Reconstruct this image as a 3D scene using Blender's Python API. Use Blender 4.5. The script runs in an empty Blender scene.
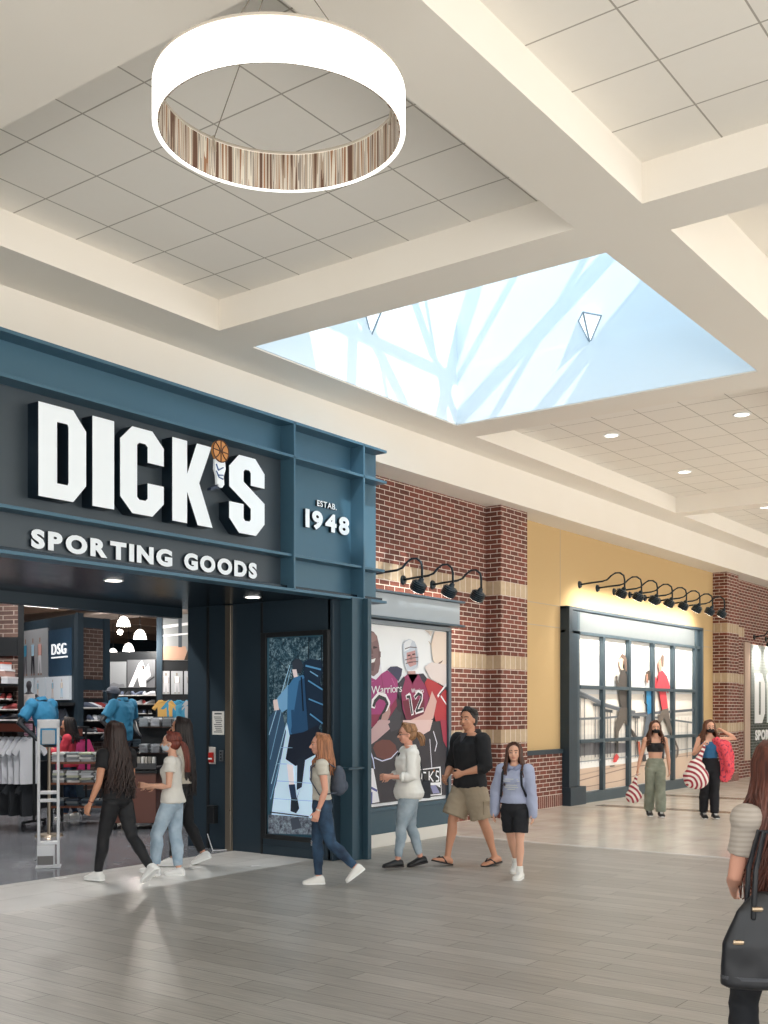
import bpy, bmesh, math, random
from mathutils import Vector, Matrix, noise
random.seed(7)
PI = math.pi
SC = bpy.context.scene
COL = SC.collection

# ------------------------------------------------------------------ materials
def lin(h):
    r = []
    for i in (0, 2, 4):
        c = int(h[i:i+2], 16) / 255.0
        r.append(c/12.92 if c <= 0.04045 else ((c+0.055)/1.055)**2.4)
    return (r[0], r[1], r[2], 1.0)
MATS = {}
def mat(h, rough=0.6, metal=0.0, emit=0.0, spec=0.5):
    k = (h, rough, metal, emit, spec)
    if k in MATS: return MATS[k]
    m = bpy.data.materials.new('paint_' + h); m.use_nodes = True
    b = m.node_tree.nodes['Principled BSDF']
    b.inputs['Base Color'].default_value = lin(h)
    b.inputs['Roughness'].default_value = rough
    b.inputs['Metallic'].default_value = metal
    b.inputs['Specular IOR Level'].default_value = spec
    if emit:
        b.inputs['Emission Color'].default_value = lin(h)
        b.inputs['Emission Strength'].default_value = emit
    nt = m.node_tree
    n = nt.nodes.new('ShaderNodeTexNoise'); n.inputs['Scale'].default_value = 9.0
    tc = nt.nodes.new('ShaderNodeTexCoord'); nt.links.new(tc.outputs['Object'], n.inputs['Vector'])
    mp = nt.nodes.new('ShaderNodeMapRange'); mp.inputs['To Min'].default_value = max(0.02, rough-0.05); mp.inputs['To Max'].default_value = min(1, rough+0.05)
    nt.links.new(n.outputs['Fac'], mp.inputs['Value']); nt.links.new(mp.outputs['Result'], b.inputs['Roughness'])
    MATS[k] = m
    return m
def nodes_mat(name):
    m = bpy.data.materials.new(name); m.use_nodes = True
    return m, m.node_tree, m.node_tree.nodes['Principled BSDF']
def N(nt, t, **kw):
    n = nt.nodes.new(t)
    for k, v in kw.items():
        if k in n.inputs: n.inputs[k].default_value = v
        else: setattr(n, k, v)
    return n
def uv_combine(nt, a='x+y', b='z', su=1.0, sv=1.0):
    tc = N(nt, 'ShaderNodeNewGeometry'); s = N(nt, 'ShaderNodeSeparateXYZ'); nt.links.new(tc.outputs['Position'], s.inputs[0])
    c = N(nt, 'ShaderNodeCombineXYZ')
    def put(expr, idx):
        if expr == 'x+y':
            ad = N(nt, 'ShaderNodeMath', operation='ADD'); nt.links.new(s.outputs['X'], ad.inputs[0]); nt.links.new(s.outputs['Y'], ad.inputs[1]); nt.links.new(ad.outputs[0], c.inputs[idx])
        else:
            nt.links.new(s.outputs[expr.upper()], c.inputs[idx])
    put(a, 0); put(b, 1)
    return c
def brick_mat(name, c1, c2, mortar, bw, rh, ms, offset=0.5, rough=0.85, bump=0.3, a='x+y', b='z', shift=(0, 0), noise_amt=0.3):
    m, nt, bs = nodes_mat(name)
    c = uv_combine(nt, a, b)
    mp = N(nt, 'ShaderNodeMapping'); mp.inputs['Location'].default_value = (shift[0], shift[1], 0)
    nt.links.new(c.outputs[0], mp.inputs[0])
    br = N(nt, 'ShaderNodeTexBrick', offset=offset)
    for k, v in (('Scale', 1.0), ('Brick Width', bw), ('Row Height', rh), ('Mortar Size', ms), ('Mortar Smooth', 0.1), ('Bias', 0.0)):
        br.inputs[k].default_value = v
    br.inputs['Color1'].default_value = lin(c1); br.inputs['Color2'].default_value = lin(c2); br.inputs['Mortar'].default_value = lin(mortar)
    nt.links.new(mp.outputs[0], br.inputs['Vector'])
    nz = N(nt, 'ShaderNodeTexNoise'); nz.inputs['Scale'].default_value = 14
    g = N(nt, 'ShaderNodeNewGeometry'); nt.links.new(g.outputs['Position'], nz.inputs['Vector'])
    mx = N(nt, 'ShaderNodeMix', data_type='RGBA', blend_type='OVERLAY'); mx.inputs['Factor'].default_value = noise_amt
    nt.links.new(br.outputs['Color'], mx.inputs[6]); nt.links.new(nz.outputs['Fac'], mx.inputs[7])
    nt.links.new(mx.outputs[2], bs.inputs['Base Color'])
    bs.inputs['Roughness'].default_value = rough
    bp = N(nt, 'ShaderNodeBump'); bp.inputs['Strength'].default_value = bump; bp.inputs['Distance'].default_value = 0.01; bp.invert = True
    nt.links.new(br.outputs['Fac'], bp.inputs['Height']); nt.links.new(bp.outputs[0], bs.inputs['Normal'])
    return m
M_brick = brick_mat('red_brick', '7c4539', '5f382f', 'd6cabf', 0.25, 0.0765, 0.0062)
M_brick_soldier = brick_mat('soldier_brick', '7e463b', '623a31', 'd2c4b8', 0.075, 0.40, 0.006, offset=0)
M_tan = brick_mat('tan_block', 'c0ac92', 'b09a80', 'dcd2c4', 0.17, 0.6, 0.007, offset=0, shift=(0, 0.1), noise_amt=.15)
M_brick_dark = brick_mat('store_brick', '54403a', '3e2c27', '7a706a', 0.24, 0.078, 0.007)
M_tile_ceiling = brick_mat('acoustic_tile', 'f4f0e9', 'f1ede6', 'b0aaa0', 0.655, 0.655, 0.007, offset=0, bump=.4, a='x', b='y', shift=(-5.01, -7.02), noise_amt=.05)
M_tile_right = brick_mat('acoustic_tile_front', 'f4f0e9', 'f1ede6', 'b0aaa0', 0.655, 0.655, 0.007, offset=0, bump=.4, a='x', b='y', shift=(-6.18, -2.80), noise_amt=.05, rough=.95)
M_tile_ceiling.node_tree.nodes['Principled BSDF'].inputs['Roughness'].default_value = 0.95

M_plaster, nt, bs = nodes_mat('cream_plaster')
nz = N(nt, 'ShaderNodeTexNoise'); nz.inputs['Scale'].default_value = 1.2; g = N(nt, 'ShaderNodeNewGeometry'); nt.links.new(g.outputs['Position'], nz.inputs['Vector'])
cr = N(nt, 'ShaderNodeValToRGB'); cr.color_ramp.elements[0].color = lin('efe9df'); cr.color_ramp.elements[1].color = lin('f3eee6')
nt.links.new(nz.outputs['Fac'], cr.inputs[0]); nt.links.new(cr.outputs[0], bs.inputs['Base Color']); bs.inputs['Roughness'].default_value = 0.9
M_well = mat('dbe6ed', 0.9)
M_yellow, nt, bs = nodes_mat('yellow_stucco')
nz = N(nt, 'ShaderNodeTexNoise'); nz.inputs['Scale'].default_value = 60; g = N(nt, 'ShaderNodeNewGeometry'); nt.links.new(g.outputs['Position'], nz.inputs['Vector'])
cr = N(nt, 'ShaderNodeValToRGB'); cr.color_ramp.elements[0].color = lin('c6a878'); cr.color_ramp.elements[1].color = lin('ccb083')
nt.links.new(nz.outputs['Fac'], cr.inputs[0]); nt.links.new(cr.outputs[0], bs.inputs['Base Color']); bs.inputs['Roughness'].default_value = 0.9
bp = N(nt, 'ShaderNodeBump'); bp.inputs['Strength'].default_value = .1; nt.links.new(nz.outputs['Fac'], bp.inputs['Height']); nt.links.new(bp.outputs[0], bs.inputs['Normal'])

def plank_mat(name, c1, c2, mortar, length, width, a, b, rough, ms=0.003, streak=(3, 60), amt=.5):
    m, nt, bs = nodes_mat(name)
    c = uv_combine(nt, a, b)
    br = N(nt, 'ShaderNodeTexBrick', offset=0.37)
    for k, v in (('Scale', 1.0), ('Brick Width', length), ('Row Height', width), ('Mortar Size', ms), ('Mortar Smooth', 0.0), ('Bias', 0.0)):
        br.inputs[k].default_value = v
    br.inputs['Color1'].default_value = lin(c1); br.inputs['Color2'].default_value = lin(c2); br.inputs['Mortar'].default_value = lin(mortar)
    nt.links.new(c.outputs[0], br.inputs['Vector'])
    mp = N(nt, 'ShaderNodeMapping'); mp.inputs['Scale'].default_value = (streak[0], streak[1], 1); nt.links.new(c.outputs[0], mp.inputs[0])
    nz = N(nt, 'ShaderNodeTexNoise'); nz.inputs['Scale'].default_value = 1; nz.inputs['Detail'].default_value = 4; nt.links.new(mp.outputs[0], nz.inputs['Vector'])
    mx = N(nt, 'ShaderNodeMix', data_type='RGBA', blend_type='OVERLAY'); mx.inputs['Factor'].default_value = amt
    nt.links.new(br.outputs['Color'], mx.inputs[6]); nt.links.new(nz.outputs['Fac'], mx.inputs[7]); nt.links.new(mx.outputs[2], bs.inputs['Base Color'])
    mr = N(nt, 'ShaderNodeMapRange'); mr.inputs['To Min'].default_value = rough-.06; mr.inputs['To Max'].default_value = rough+.1
    nt.links.new(nz.outputs['Fac'], mr.inputs['Value']); nt.links.new(mr.outputs[0], bs.inputs['Roughness'])
    bp = N(nt, 'ShaderNodeBump'); bp.inputs['Strength'].default_value = .12; bp.inputs['Distance'].default_value = .004; bp.invert = True
    nt.links.new(br.outputs['Fac'], bp.inputs['Height']); nt.links.new(bp.outputs[0], bs.inputs['Normal'])
    return m
M_floor = plank_mat('grey_plank_tile', 'aaa59e', '99948d', '5e5953', 1.25, 0.205, 'y', 'x', 0.36)
M_floor_white = plank_mat('white_tile', 'e6e4e0', 'dfddd9', 'a8a49e', 1.2, 0.6, 'x', 'y', 0.22, amt=.15, streak=(2, 2))
M_floor_cream = plank_mat('cream_tile', 'dad3c8', 'd2cac0', 'bcb4a8', 0.6, 0.6, 'x', 'y', 0.2, amt=.2, streak=(2, 2))
M_floor_store = plank_mat('store_concrete', '80838a', '74777e', '6c6f76', 3.0, 3.0, 'x', 'y', 0.16, amt=.4, streak=(1.5, 1.5))
M_band_brown = mat('8e7c6c', 0.25)

M_frame = mat('35505e', 0.42, 0.25)
M_panel = mat('466b80', 0.4, 0.25)
M_signpanel = mat('434e57', 0.4, 0.3)
M_black = mat('14181c', 0.5)
M_navy = mat('2a3a46', 0.45, 0.15)
M_steel = mat('a89c8c', 0.3, 0.8)
M_white = mat('f2f4f6', 0.5)
M_lampdark = mat('1c2a33', 0.35, 0.4)
M_soffit = mat('2c3842', 0.22, 0.7)
M_lamp = mat('fff8ec', 0.5, 0, 3.0)
M_wood = mat('7a4a36', 0.4)

# ------------------------------------------------------------------ mesh helpers
def new_obj(name, bm, mats, parent=None, smooth=False, bevel=0.0, kind=None):
    me = bpy.data.meshes.new(name)
    if bevel: 
        pass
    bmesh.ops.recalc_face_normals(bm, faces=bm.faces[:])
    bm.to_mesh(me); bm.free()
    o = bpy.data.objects.new(name, me); COL.objects.link(o)
    for m in (mats if isinstance(mats, (list, tuple)) else [mats]): me.materials.append(m)
    if smooth:
        me.polygons.foreach_set('use_smooth', [True]*len(me.polygons))
    if bevel:
        md = o.modifiers.new('bevel', 'BEVEL'); md.width = bevel; md.segments = 2; md.limit_method = 'ANGLE'
    if parent: o.parent = parent
    if kind: o['kind'] = kind
    return o
def box(bm, x0, x1, y0, y1, z0, z1, mi=0, M=None):
    vs = [Vector((x, y, z)) for z in (z0, z1) for y in (y0, y1) for x in (x0, x1)]
    if M is not None: vs = [M @ v for v in vs]
    v = [bm.verts.new(p) for p in vs]
    for q in ((0, 1, 3, 2), (4, 6, 7, 5), (0, 4, 5, 1), (2, 3, 7, 6), (0, 2, 6, 4), (1, 5, 7, 3)):
        f = bm.faces.new([v[i] for i in q]); f.material_index = mi
    return v
def bx(name, dims, m, parent=None, bevel=0.0, kind=None, M=None):
    bm = bmesh.new(); box(bm, *dims, M=M)
    return new_obj(name, bm, m, parent, bevel=bevel, kind=kind)
def loft(bm, rings, mi=0, n=14, cap=True, close=False):
    """rings: list of (centre, vecA, vecB) ; ellipse = c + A cos + B sin"""
    rs = []
    for c, A, B in rings:
        rs.append([bm.verts.new(c + A*math.cos(2*PI*i/n) + B*math.sin(2*PI*i/n)) for i in range(n)])
    for r0, r1 in zip(rs, rs[1:]):
        for i in range(n):
            f = bm.faces.new((r0[i], r0[(i+1) % n], r1[(i+1) % n], r1[i])); f.material_index = mi
    if cap:
        f = bm.faces.new(list(reversed(rs[0]))); f.material_index = mi
        f = bm.faces.new(rs[-1]); f.material_index = mi
    return rs
def frame_of(d, ref=Vector((0, 1, 0))):
    d = d.normalized()
    if abs(d.dot(ref)) > 0.95: ref = Vector((1, 0, 0))
    a = (ref - d*ref.dot(d)).normalized(); b = d.cross(a)
    return a, b
def tube(bm, pts, rad, mi=0, n=10, round_ends=True, ref=Vector((0, 1, 0)), flat=1.0):
    """tapered tube along pts ; rad scalar or list ; flat squeezes the B axis"""
    pts = [Vector(p) for p in pts]
    if not isinstance(rad, (list, tuple)): rad = [rad]*len(pts)
    ring = []
    for i, p in enumerate(pts):
        d = (pts[min(i+1, len(pts)-1)] - pts[max(i-1, 0)])
        a, b = frame_of(d, ref)
        ring.append((p, a*rad[i], b*rad[i]*flat))
    if round_ends:
        d0 = (pts[0]-pts[1]).normalized(); d1 = (pts[-1]-pts[-2]).normalized()
        s = [];
        for k in (1.0, .8, .45):
            q = math.sqrt(max(0, 1-k*k)) + .02
            s.append((pts[0]+d0*rad[0]*k*flat, ring[0][1]*q, ring[0][2]*q))
        e = []
        for k in (.45, .8, 1.0):
            q = math.sqrt(max(0, 1-k*k)) + .02
            e.append((pts[-1]+d1*rad[-1]*k*flat, ring[-1][1]*q, ring[-1][2]*q))
        ring = s + ring + e
    loft(bm, ring, mi, n)
def ell(bm, c, r, M3=None, mi=0, u=16, v=10):
    T = Matrix.Translation(Vector(c))
    R = (M3.to_4x4() if M3 is not None else Matrix.Identity(4))
    S = Matrix.Diagonal((r[0], r[1], r[2], 1))
    res = bmesh.ops.create_uvsphere(bm, u_segments=u, v_segments=v, radius=1, matrix=T @ R @ S)
    for vv in res['verts']:
        for f in vv.link_faces: f.material_index = mi
def cyl(bm, p0, p1, r, mi=0, n=16): tube(bm, [p0, p1], r, mi, n, round_ends=False)
def prism(bm, pts, d, mi=0):
    """pts: list of Vectors (planar) extruded by vector d"""
    a = [bm.verts.new(p) for p in pts]; b = [bm.verts.new(p+d) for p in pts]
    f = bm.faces.new(a); f.material_index = mi
    f = bm.faces.new(list(reversed(b))); f.material_index = mi
    n = len(pts)
    for i in range(n):
        f = bm.faces.new((a[i], b[i], b[(i+1) % n], a[(i+1) % n])); f.material_index = mi
def voxel(name, bm, mats, parent, vs=0.008, smooth=2, fold=0.0, fscale=9.0, seed=0.0, stretch=(1, 1, 1)):
    me = bpy.data.meshes.new('tmp'); bmesh.ops.recalc_face_normals(bm, faces=bm.faces[:]); bm.to_mesh(me); bm.free()
    o = bpy.data.objects.new('tmp', me); COL.objects.link(o)
    r = o.modifiers.new('r', 'REMESH'); r.mode = 'VOXEL'; r.voxel_size = vs; r.use_smooth_shade = True
    if smooth:
        s = o.modifiers.new('s', 'SMOOTH'); s.factor = 0.5; s.iterations = smooth
    dg = bpy.context.evaluated_depsgraph_get(); dg.update()
    m2 = bpy.data.meshes.new_from_object(o.evaluated_get(dg)); m2.name = name
    bpy.data.objects.remove(o); bpy.data.meshes.remove(me)
    if fold:
        nr = [v.normal.copy() for v in m2.vertices]
        for v, n_ in zip(m2.vertices, nr):
            q = Vector((v.co.x*stretch[0]+seed, v.co.y*stretch[1], v.co.z*stretch[2]))*fscale
            k = noise.noise(q); k = (1-abs(k)*2.2)*.6 + .4*noise.noise(q*2.3)
            v.co += n_*(k*fold)
    m2.materials.clear()
    for m in (mats if isinstance(mats, (list, tuple)) else [mats]): m2.materials.append(m)
    m2.polygons.foreach_set('use_smooth', [True]*len(m2.polygons))
    ob = bpy.data.objects.new(name, m2); COL.objects.link(ob)
    if parent: ob.parent = parent
    return ob
def thing(name, label, cat, loc=(0, 0, 0), rotz=0.0, group=None):
    o = bpy.data.objects.new(name, None); COL.objects.link(o)
    o.empty_display_size = .1
    o.location = loc; o.rotation_euler = (0, 0, rotz)
    o['label'] = label; o['category'] = cat
    if group: o['group'] = group
    return o
def tag(o, label, cat, group=None, kind=None):
    o['label'] = label; o['category'] = cat
    if group: o['group'] = group
    if kind: o['kind'] = kind
    return o
def copy_tree(o, parent=None):
    c = o.copy(); COL.objects.link(c)
    if parent: c.parent = parent
    for ch in list(o.children): copy_tree(ch, c)
    return c
def art_mesh(name, plane, c, items, parent, clip=None, step=0.0005, d0=0.002, em=0.0):
    """flat printed picture: polygons ('p',hex,pts), strokes ('s',hex,width_px,pts), speckle ('n',hex,pts) on the wall plane"""
    bm = bmesh.new(); cols = []; k = 0
    def V(u, z, k): 
        return Vector((u, c-d0-step*k, z)) if plane == 'Y' else Vector((c-d0-step*k, u, z))
    def cl(u, z):
        if clip: return (min(max(u, clip[0]), clip[1]), min(max(z, clip[2]), clip[3]))
        return (u, z)
    def face(pts, h, k):
        if h not in cols: cols.append(h)
        vs = [bm.verts.new(V(*cl(u, z), k)) for u, z in pts]
        try:
            f = bm.faces.new(vs); f.material_index = cols.index(h)
        except ValueError: pass
    for it in items:
        k += 1
        if it[0] == 'p': face(it[2], it[1], k)
        elif it[0] == 'n': face(it[2], 'N'+it[1], k)
        else:
            w = it[2]/2; pts = it[3]
            for i in range(len(pts)-1):
                a = Vector(pts[i]); b = Vector(pts[i+1]); d = (b-a)
                if d.length < 1e-6: continue
                nrm = Vector((-d.y, d.x)).normalized()*w; e = d.normalized()*w*.45
                q = [a-e+nrm, b+e+nrm, b+e-nrm, a-e-nrm]
                face([(p.x, p.y) for p in q], it[1], k+.05*i)
    ms = []
    for h in cols:
        if h[0] == 'N': ms.append(speckle(h[1:]))
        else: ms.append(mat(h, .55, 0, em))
    bmesh.ops.triangulate(bm, faces=[f for f in bm.faces if len(f.verts) > 4])
    me = bpy.data.meshes.new(name)
    for f in bm.faces:
        want = Vector((0, -1, 0)) if plane == 'Y' else Vector((-1, 0, 0))
        f.normal_update()
        if f.normal.dot(want) < 0: f.normal_flip()
    bm.to_mesh(me); bm.free()
    o = bpy.data.objects.new(name, me); COL.objects.link(o)
    for m in ms: me.materials.append(m)
    o.parent = parent
    return o
SPK = {}
def speckle(h):
    if h in SPK: return SPK[h]
    m, nt, bs = nodes_mat('foliage_print_'+h)
    g = N(nt, 'ShaderNodeNewGeometry'); nz = N(nt, 'ShaderNodeTexNoise'); nz.inputs['Scale'].default_value = 22; nz.inputs['Detail'].default_value = 6; nz.inputs['Roughness'].default_value = .8
    nt.links.new(g.outputs['Position'], nz.inputs['Vector'])
    cr = N(nt, 'ShaderNodeValToRGB'); e = cr.color_ramp.elements
    base = lin(h)
    e[0].position = .38; e[0].color = (base[0]*.12, base[1]*.15, base[2]*.2, 1); e[1].position = .68; e[1].color = lin('b6d2de')
    x = e.new(.5); x.color = base
    nt.links.new(nz.outputs['Fac'], cr.inputs[0]); nt.links.new(cr.outputs[0], bs.inputs['Base Color']); bs.inputs['Roughness'].default_value = .4
    SPK[h] = m
    return m
def curve_mesh(name, splines, extrude, bevel=0.0, offset=0.0):
    cu = bpy.data.curves.new('c', 'CURVE'); cu.dimensions = '2D'; cu.fill_mode = 'BOTH'; cu.extrude = extrude; cu.bevel_depth = bevel
    for s in splines:
        sp = cu.splines.new('POLY'); sp.points.add(len(s)-1)
        for p, (x, y) in zip(sp.points, s): p.co = (x, y, 0, 1)
        sp.use_cyclic_u = True
    o = bpy.data.objects.new('c', cu); COL.objects.link(o)
    dg = bpy.context.evaluated_depsgraph_get(); dg.update()
    me = bpy.data.meshes.new_from_object(o.evaluated_get(dg)); me.name = name
    bpy.data.objects.remove(o); bpy.data.curves.remove(cu)
    return me
def glyph(ch, extrude, offset):
    cu = bpy.data.curves.new('t', 'FONT'); cu.body = ch; cu.size = 1; cu.extrude = extrude; cu.offset = offset; cu.resolution_u = 4
    o = bpy.data.objects.new('t', cu); COL.objects.link(o)
    dg = bpy.context.evaluated_depsgraph_get(); dg.update()
    me = bpy.data.meshes.new_from_object(o.evaluated_get(dg))
    bpy.data.objects.remove(o); bpy.data.curves.remove(cu)
    return me
def put_letters(text, u0, u1, z0, h, plane, c, depth, mats, parent, offset=0.02, gap=.12, name='letter', space=.6, slope=0.0, one=None):
    """wall lettering between u0 and u1 ; each letter is a mesh of its own (or ONE mesh when one=name)"""
    gl = []
    for ch in text:
        if ch == ' ': gl.append(None); continue
        me = glyph(ch, .01, offset)
        xs = [v.co.x for v in me.vertices]; ys = [v.co.y for v in me.vertices]
        gl.append((me, min(xs), max(xs), min(ys), max(ys)))
    hcap = .73
    wid = [space if g is None else g[2]-g[1] for g in gl]
    tot = sum(wid) + gap*(len(gl)-1)
    sx = (u1-u0)/tot; sz = h/hcap
    u = 0; outs = []
    joined = bmesh.new()
    for ch, g, w in zip(text, gl, wid):
        if g:
            me = g[0]
            for v in me.vertices:
                uu = u0 + (v.co.x-g[1]+u)*sx; zz = z0 + v.co.y*sz + slope*(uu-u0); dd = (v.co.z/.01)*depth/2
                v.co = Vector((uu, c-depth/2-dd, zz)) if plane == 'Y' else Vector((c-depth/2-dd, uu, zz))
            if one: joined.from_mesh(me)
            else:
                me.name = name; me.materials.clear()
                for m in mats: me.materials.append(m)
                o = bpy.data.objects.new(name, me); COL.objects.link(o); o.parent = parent
                if len(mats) > 1:
                    for p in me.polygons:
                        nn = p.normal
                        p.material_index = 0 if abs(nn.y if plane == 'Y' else nn.x) > .7 else 1
                outs.append(o)
        u += w + gap
    if one:
        me = bpy.data.meshes.new(one); joined.to_mesh(me)
        for m in mats: me.materials.append(m)
        o = bpy.data.objects.new(one, me); COL.objects.link(o); o.parent = parent
        outs.append(o)
    joined.free()
    return outs
ORD = ['first', 'second', 'third', 'fourth', 'fifth', 'sixth', 'seventh', 'eighth', 'ninth', 'tenth', 'eleventh', 'twelfth', 'thirteenth', 'fourteenth', 'fifteenth', 'sixteenth']

# ================================================================== SETTING
S = 'structure'
def st(name, dims, m, bevel=0.0): return bx(name, dims, m, kind=S, bevel=bevel)
# floors, side by side, tops at z = 0
st('floor', (-6, 13.15, -8, 8.42, -.1, 0), M_floor)
bm = bmesh.new(); box(bm, -6, 10.06, 8.42, 9.78, -.1, 0); new_obj('floor', bm, M_floor_white, kind=S)
bm = bmesh.new(); box(bm, 10.06, 13.15, 8.42, 9.5, -.1, 0); new_obj('floor', bm, M_floor, kind=S)
bm = bmesh.new(); box(bm, 13.15, 38, -8, 9.5, -.1, 0); new_obj('floor', bm, M_floor_cream, kind=S)
bm = bmesh.new(); box(bm, -6, 30, 9.78, 38, -.1, 0); new_obj('floor', bm, M_floor_store, kind=S)
st('trim_1', (18.68, 19.04, -8, 8.9, 0, .003), M_band_brown)
st('trim_2', (21.66, 22.08, -8, 8.9, 0, .003), M_band_brown)
st('trim_3', (13.05, 13.15, -8, 8.42, 0, .002), M_floor_white)
# walls
st('wall_brick', (10.5, 16.5, 9.38, 9.6, 0, 5.4), M_brick)
st('wall_yellow', (16.45, 26.6, 9.45, 9.65, 0, 5.4), M_yellow)
st('wall_far_brick', (26.6, 38, 9.38, 9.6, 0, 5.4), M_brick)
def pier(name, x0, x1, y0):
    st(name, (x0, x1, y0, 9.5, 0, 5.2), M_brick)
    for z0, z1 in ((3.68, 3.9), (2.46, 2.68), (1.24, 1.46)):
        st('trim_band', (x0-.004, x1+.004, y0-.004, 9.5, z0, z1), M_tan)
    st('baseboard_pier', (x0-.003, x1+.003, y0-.003, 9.5, 0, .22), M_brick_soldier)
pier('wall_pier', 15.58, 16.47, 9.1)
pier('wall_pier', 26.46, 27.32, 9.1)
for z0, z1 in ((3.68, 3.92), (2.46, 2.7), (1.24, 1.46)):
    st('trim_band', (10.9, 15.58, 9.374, 9.4, z0, z1), M_tan)
    st('trim_band', (27.32, 28.6, 9.374, 9.4, z0, z1), M_tan)
# yellow wall wainscot
for x0, x1 in ((16.47, 18.34), (25.42, 26.46)):
    st('wall_wainscot', (x0, x1, 9.40, 9.5, 0, .98), M_brick)
    st('baseboard_wainscot', (x0, x1, 9.392, 9.5, 0, .22), M_brick_soldier)
st('trim_cap', (16.47, 18.34, 9.37, 9.5, .98, 1.06), M_navy)
st('trim_cap', (25.42, 26.46, 9.37, 9.5, .98, 1.06), M_navy)
M_joint = mat('b8a890', .8)
for x0, x1 in ((16.47, 18.34), (25.42, 26.46)):
    for z in (3.31, 3.71): st('trim_joint', (x0, x1, 9.446, 9.46, z-.008, z+.008), M_joint)
for x in (18.36,): st('trim_joint', (x-.008, x+.008, 9.446, 9.46, 3.72, 5.2), M_joint)
# bulkheads and the coffered ceiling
st('ceiling_bulkhead', (-6, 38, 8.86, 9.7, 5.15, 5.9), M_plaster)
def slab(x0, x1, y0, y1, z0=5.73, z1=6.4, m=None, name='ceiling_beam'): st(name, (x0, x1, y0, y1, z0, z1), m or M_plaster)
for d in ((12.815, 12.835, 4.05, 8.2, 5.745, 6.5), (8.715, 8.735, 4.05, 8.2, 5.745, 6.5), (8.72, 12.83, 8.185, 8.205, 5.745, 6.5), (8.72, 12.83, 4.045, 4.065, 5.745, 6.5)): st('wall_shaft_lining', d, M_well)
slab(-6, 8.72, 8.12, 9.7); slab(8.72, 12.83, 8.2, 9.7); slab(12.83, 38, 8.3, 9.7)
slab(-6, 38, 3.43, 4.05)
def cross(x0, x1):
    slab(x0, x1, 4.05, 8.3 if x0 > 12 else 8.12); slab(x0, x1, -8, 3.43)
cross(3.2, 4.42); slab(8.13, 8.72, 4.05, 8.12); slab(8.04, 8.62, -8, 3.43); slab(12.83, 13.5, 4.05, 8.3); slab(12.83, 13.5, -8, 3.43)
cross(21.12, 21.55); cross(30.0, 30.5)
slab(-6, 38, -8, -2.6)
def coffer(x0, x1, y0, y1, z=6.05, m=None): st('ceiling', (x0, x1, y0, y1, z, z+.1), m or M_tile_ceiling)
coffer(-6, 3.2, 4.05, 8.12); coffer(4.42, 8.13, 4.05, 8.12); coffer(13.5, 21.12, 4.05, 8.3); coffer(21.55, 30, 4.05, 8.3); coffer(30.5, 38, 4.05, 8.3)
coffer(-6, 3.2, -2.6, 3.43); coffer(4.42, 8.04, -2.6, 3.43, 6.05, M_tile_right); coffer(8.62, 12.83, -2.6, 3.43, 6.35, M_plaster); coffer(13.5, 21.12, -2.6, 3.43); coffer(21.55, 30, -2.6, 3.43)
st('wall_end', (37.8, 38, -8, 9.4, 0, 5.9), mat('d8cebe', .9))
# skylight shaft
WT = 9.1
st('wall_shaft_north', (8.6, 13.0, 8.2, 8.36, 6.4, WT), M_well)
st('wall_shaft_south', (8.6, 13.0, 3.9, 4.05, 6.4, WT), M_well)
st('wall_shaft_east', (12.83, 13.0, 4.05, 8.2, 6.4, WT), M_well)
st('wall_shaft_west', (8.56, 8.72, 4.05, 8.2, 6.4, WT), M_well)
st('ceiling_roof', (-6, 8.56, -8, 9.7, 6.45, 6.6), M_plaster)
st('ceiling_roof', (13.0, 38, -8, 9.7, 6.72, 6.85), M_plaster)
st('ceiling_roof', (8.56, 13.0, -8, 3.9, 6.72, 6.85), M_plaster)
st('ceiling_roof', (8.56, 13.0, 8.36, 9.7, 6.45, 6.6), M_plaster)
fr = bx('window_frame', (8.6, 8.66, 3.95, 8.3, WT, WT+.12), M_white, kind=S); fr.name = 'window_1'
bm = bmesh.new()
for i in range(1, 4): box(bm, 8.7, 12.85, 4.05+i*1.04-.03, 4.05+i*1.04+.03, WT, WT+.1)
for i in range(1, 3): box(bm, 8.72+i*1.37-.03, 8.72+i*1.37+.03, 4.05, 8.2, WT, WT+.1)
new_obj('window_frame', bm, M_white, fr)
bm = bmesh.new()
for a, b in (((9.3, 5.6), (10.6, 8.2)), ((10.6, 8.2), (12.8, 4.4)), ((9.6, 4.05), (12.8, 7.4)), ((8.75, 7.9), (12.4, 4.05))):
    tube(bm, [(a[0], a[1], WT-.35), (b[0], b[1], WT-.35)], .09, n=6, round_ends=False)
new_obj('window_truss', bm, M_white, fr)
# store shell
st('wall_store_left', (-2.2, -2, 9.9, 38, 0, 4.7), M_navy)
st('wall_store_right', (29, 29.2, 9.7, 38, 0, 4.7), M_navy)
st('wall_store_back', (-2, 29, 37.8, 38, 0, 4.7), mat('4a3a32', .8))
st('wall_store_front', (10.5, 29, 9.66, 9.9, 0, 5.0), M_navy)
st('wall_store_front', (-6, 3.0, 9.7, 9.9, 0, 5.0), M_navy)
M_storeceil, nt, bs = nodes_mat('timber_deck_ceiling')
c = uv_combine(nt, 'x', 'y'); mp = N(nt, 'ShaderNodeMapping'); mp.inputs['Scale'].default_value = (.8, 9, 1); nt.links.new(c.outputs[0], mp.inputs[0])
nz = N(nt, 'ShaderNodeTexNoise'); nz.inputs['Scale'].default_value = 1; nz.inputs['Detail'].default_value = 5; nt.links.new(mp.outputs[0], nz.inputs['Vector'])
cr = N(nt, 'ShaderNodeValToRGB'); e = cr.color_ramp.elements; e[0].position = .35; e[0].color = lin('4a3c34'); e[1].position = .7; e[1].color = lin('a08470')
nt.links.new(nz.outputs['Fac'], cr.inputs[0]); nt.links.new(cr.outputs[0], bs.inputs['Base Color']); bs.inputs['Roughness'].default_value = .8
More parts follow.
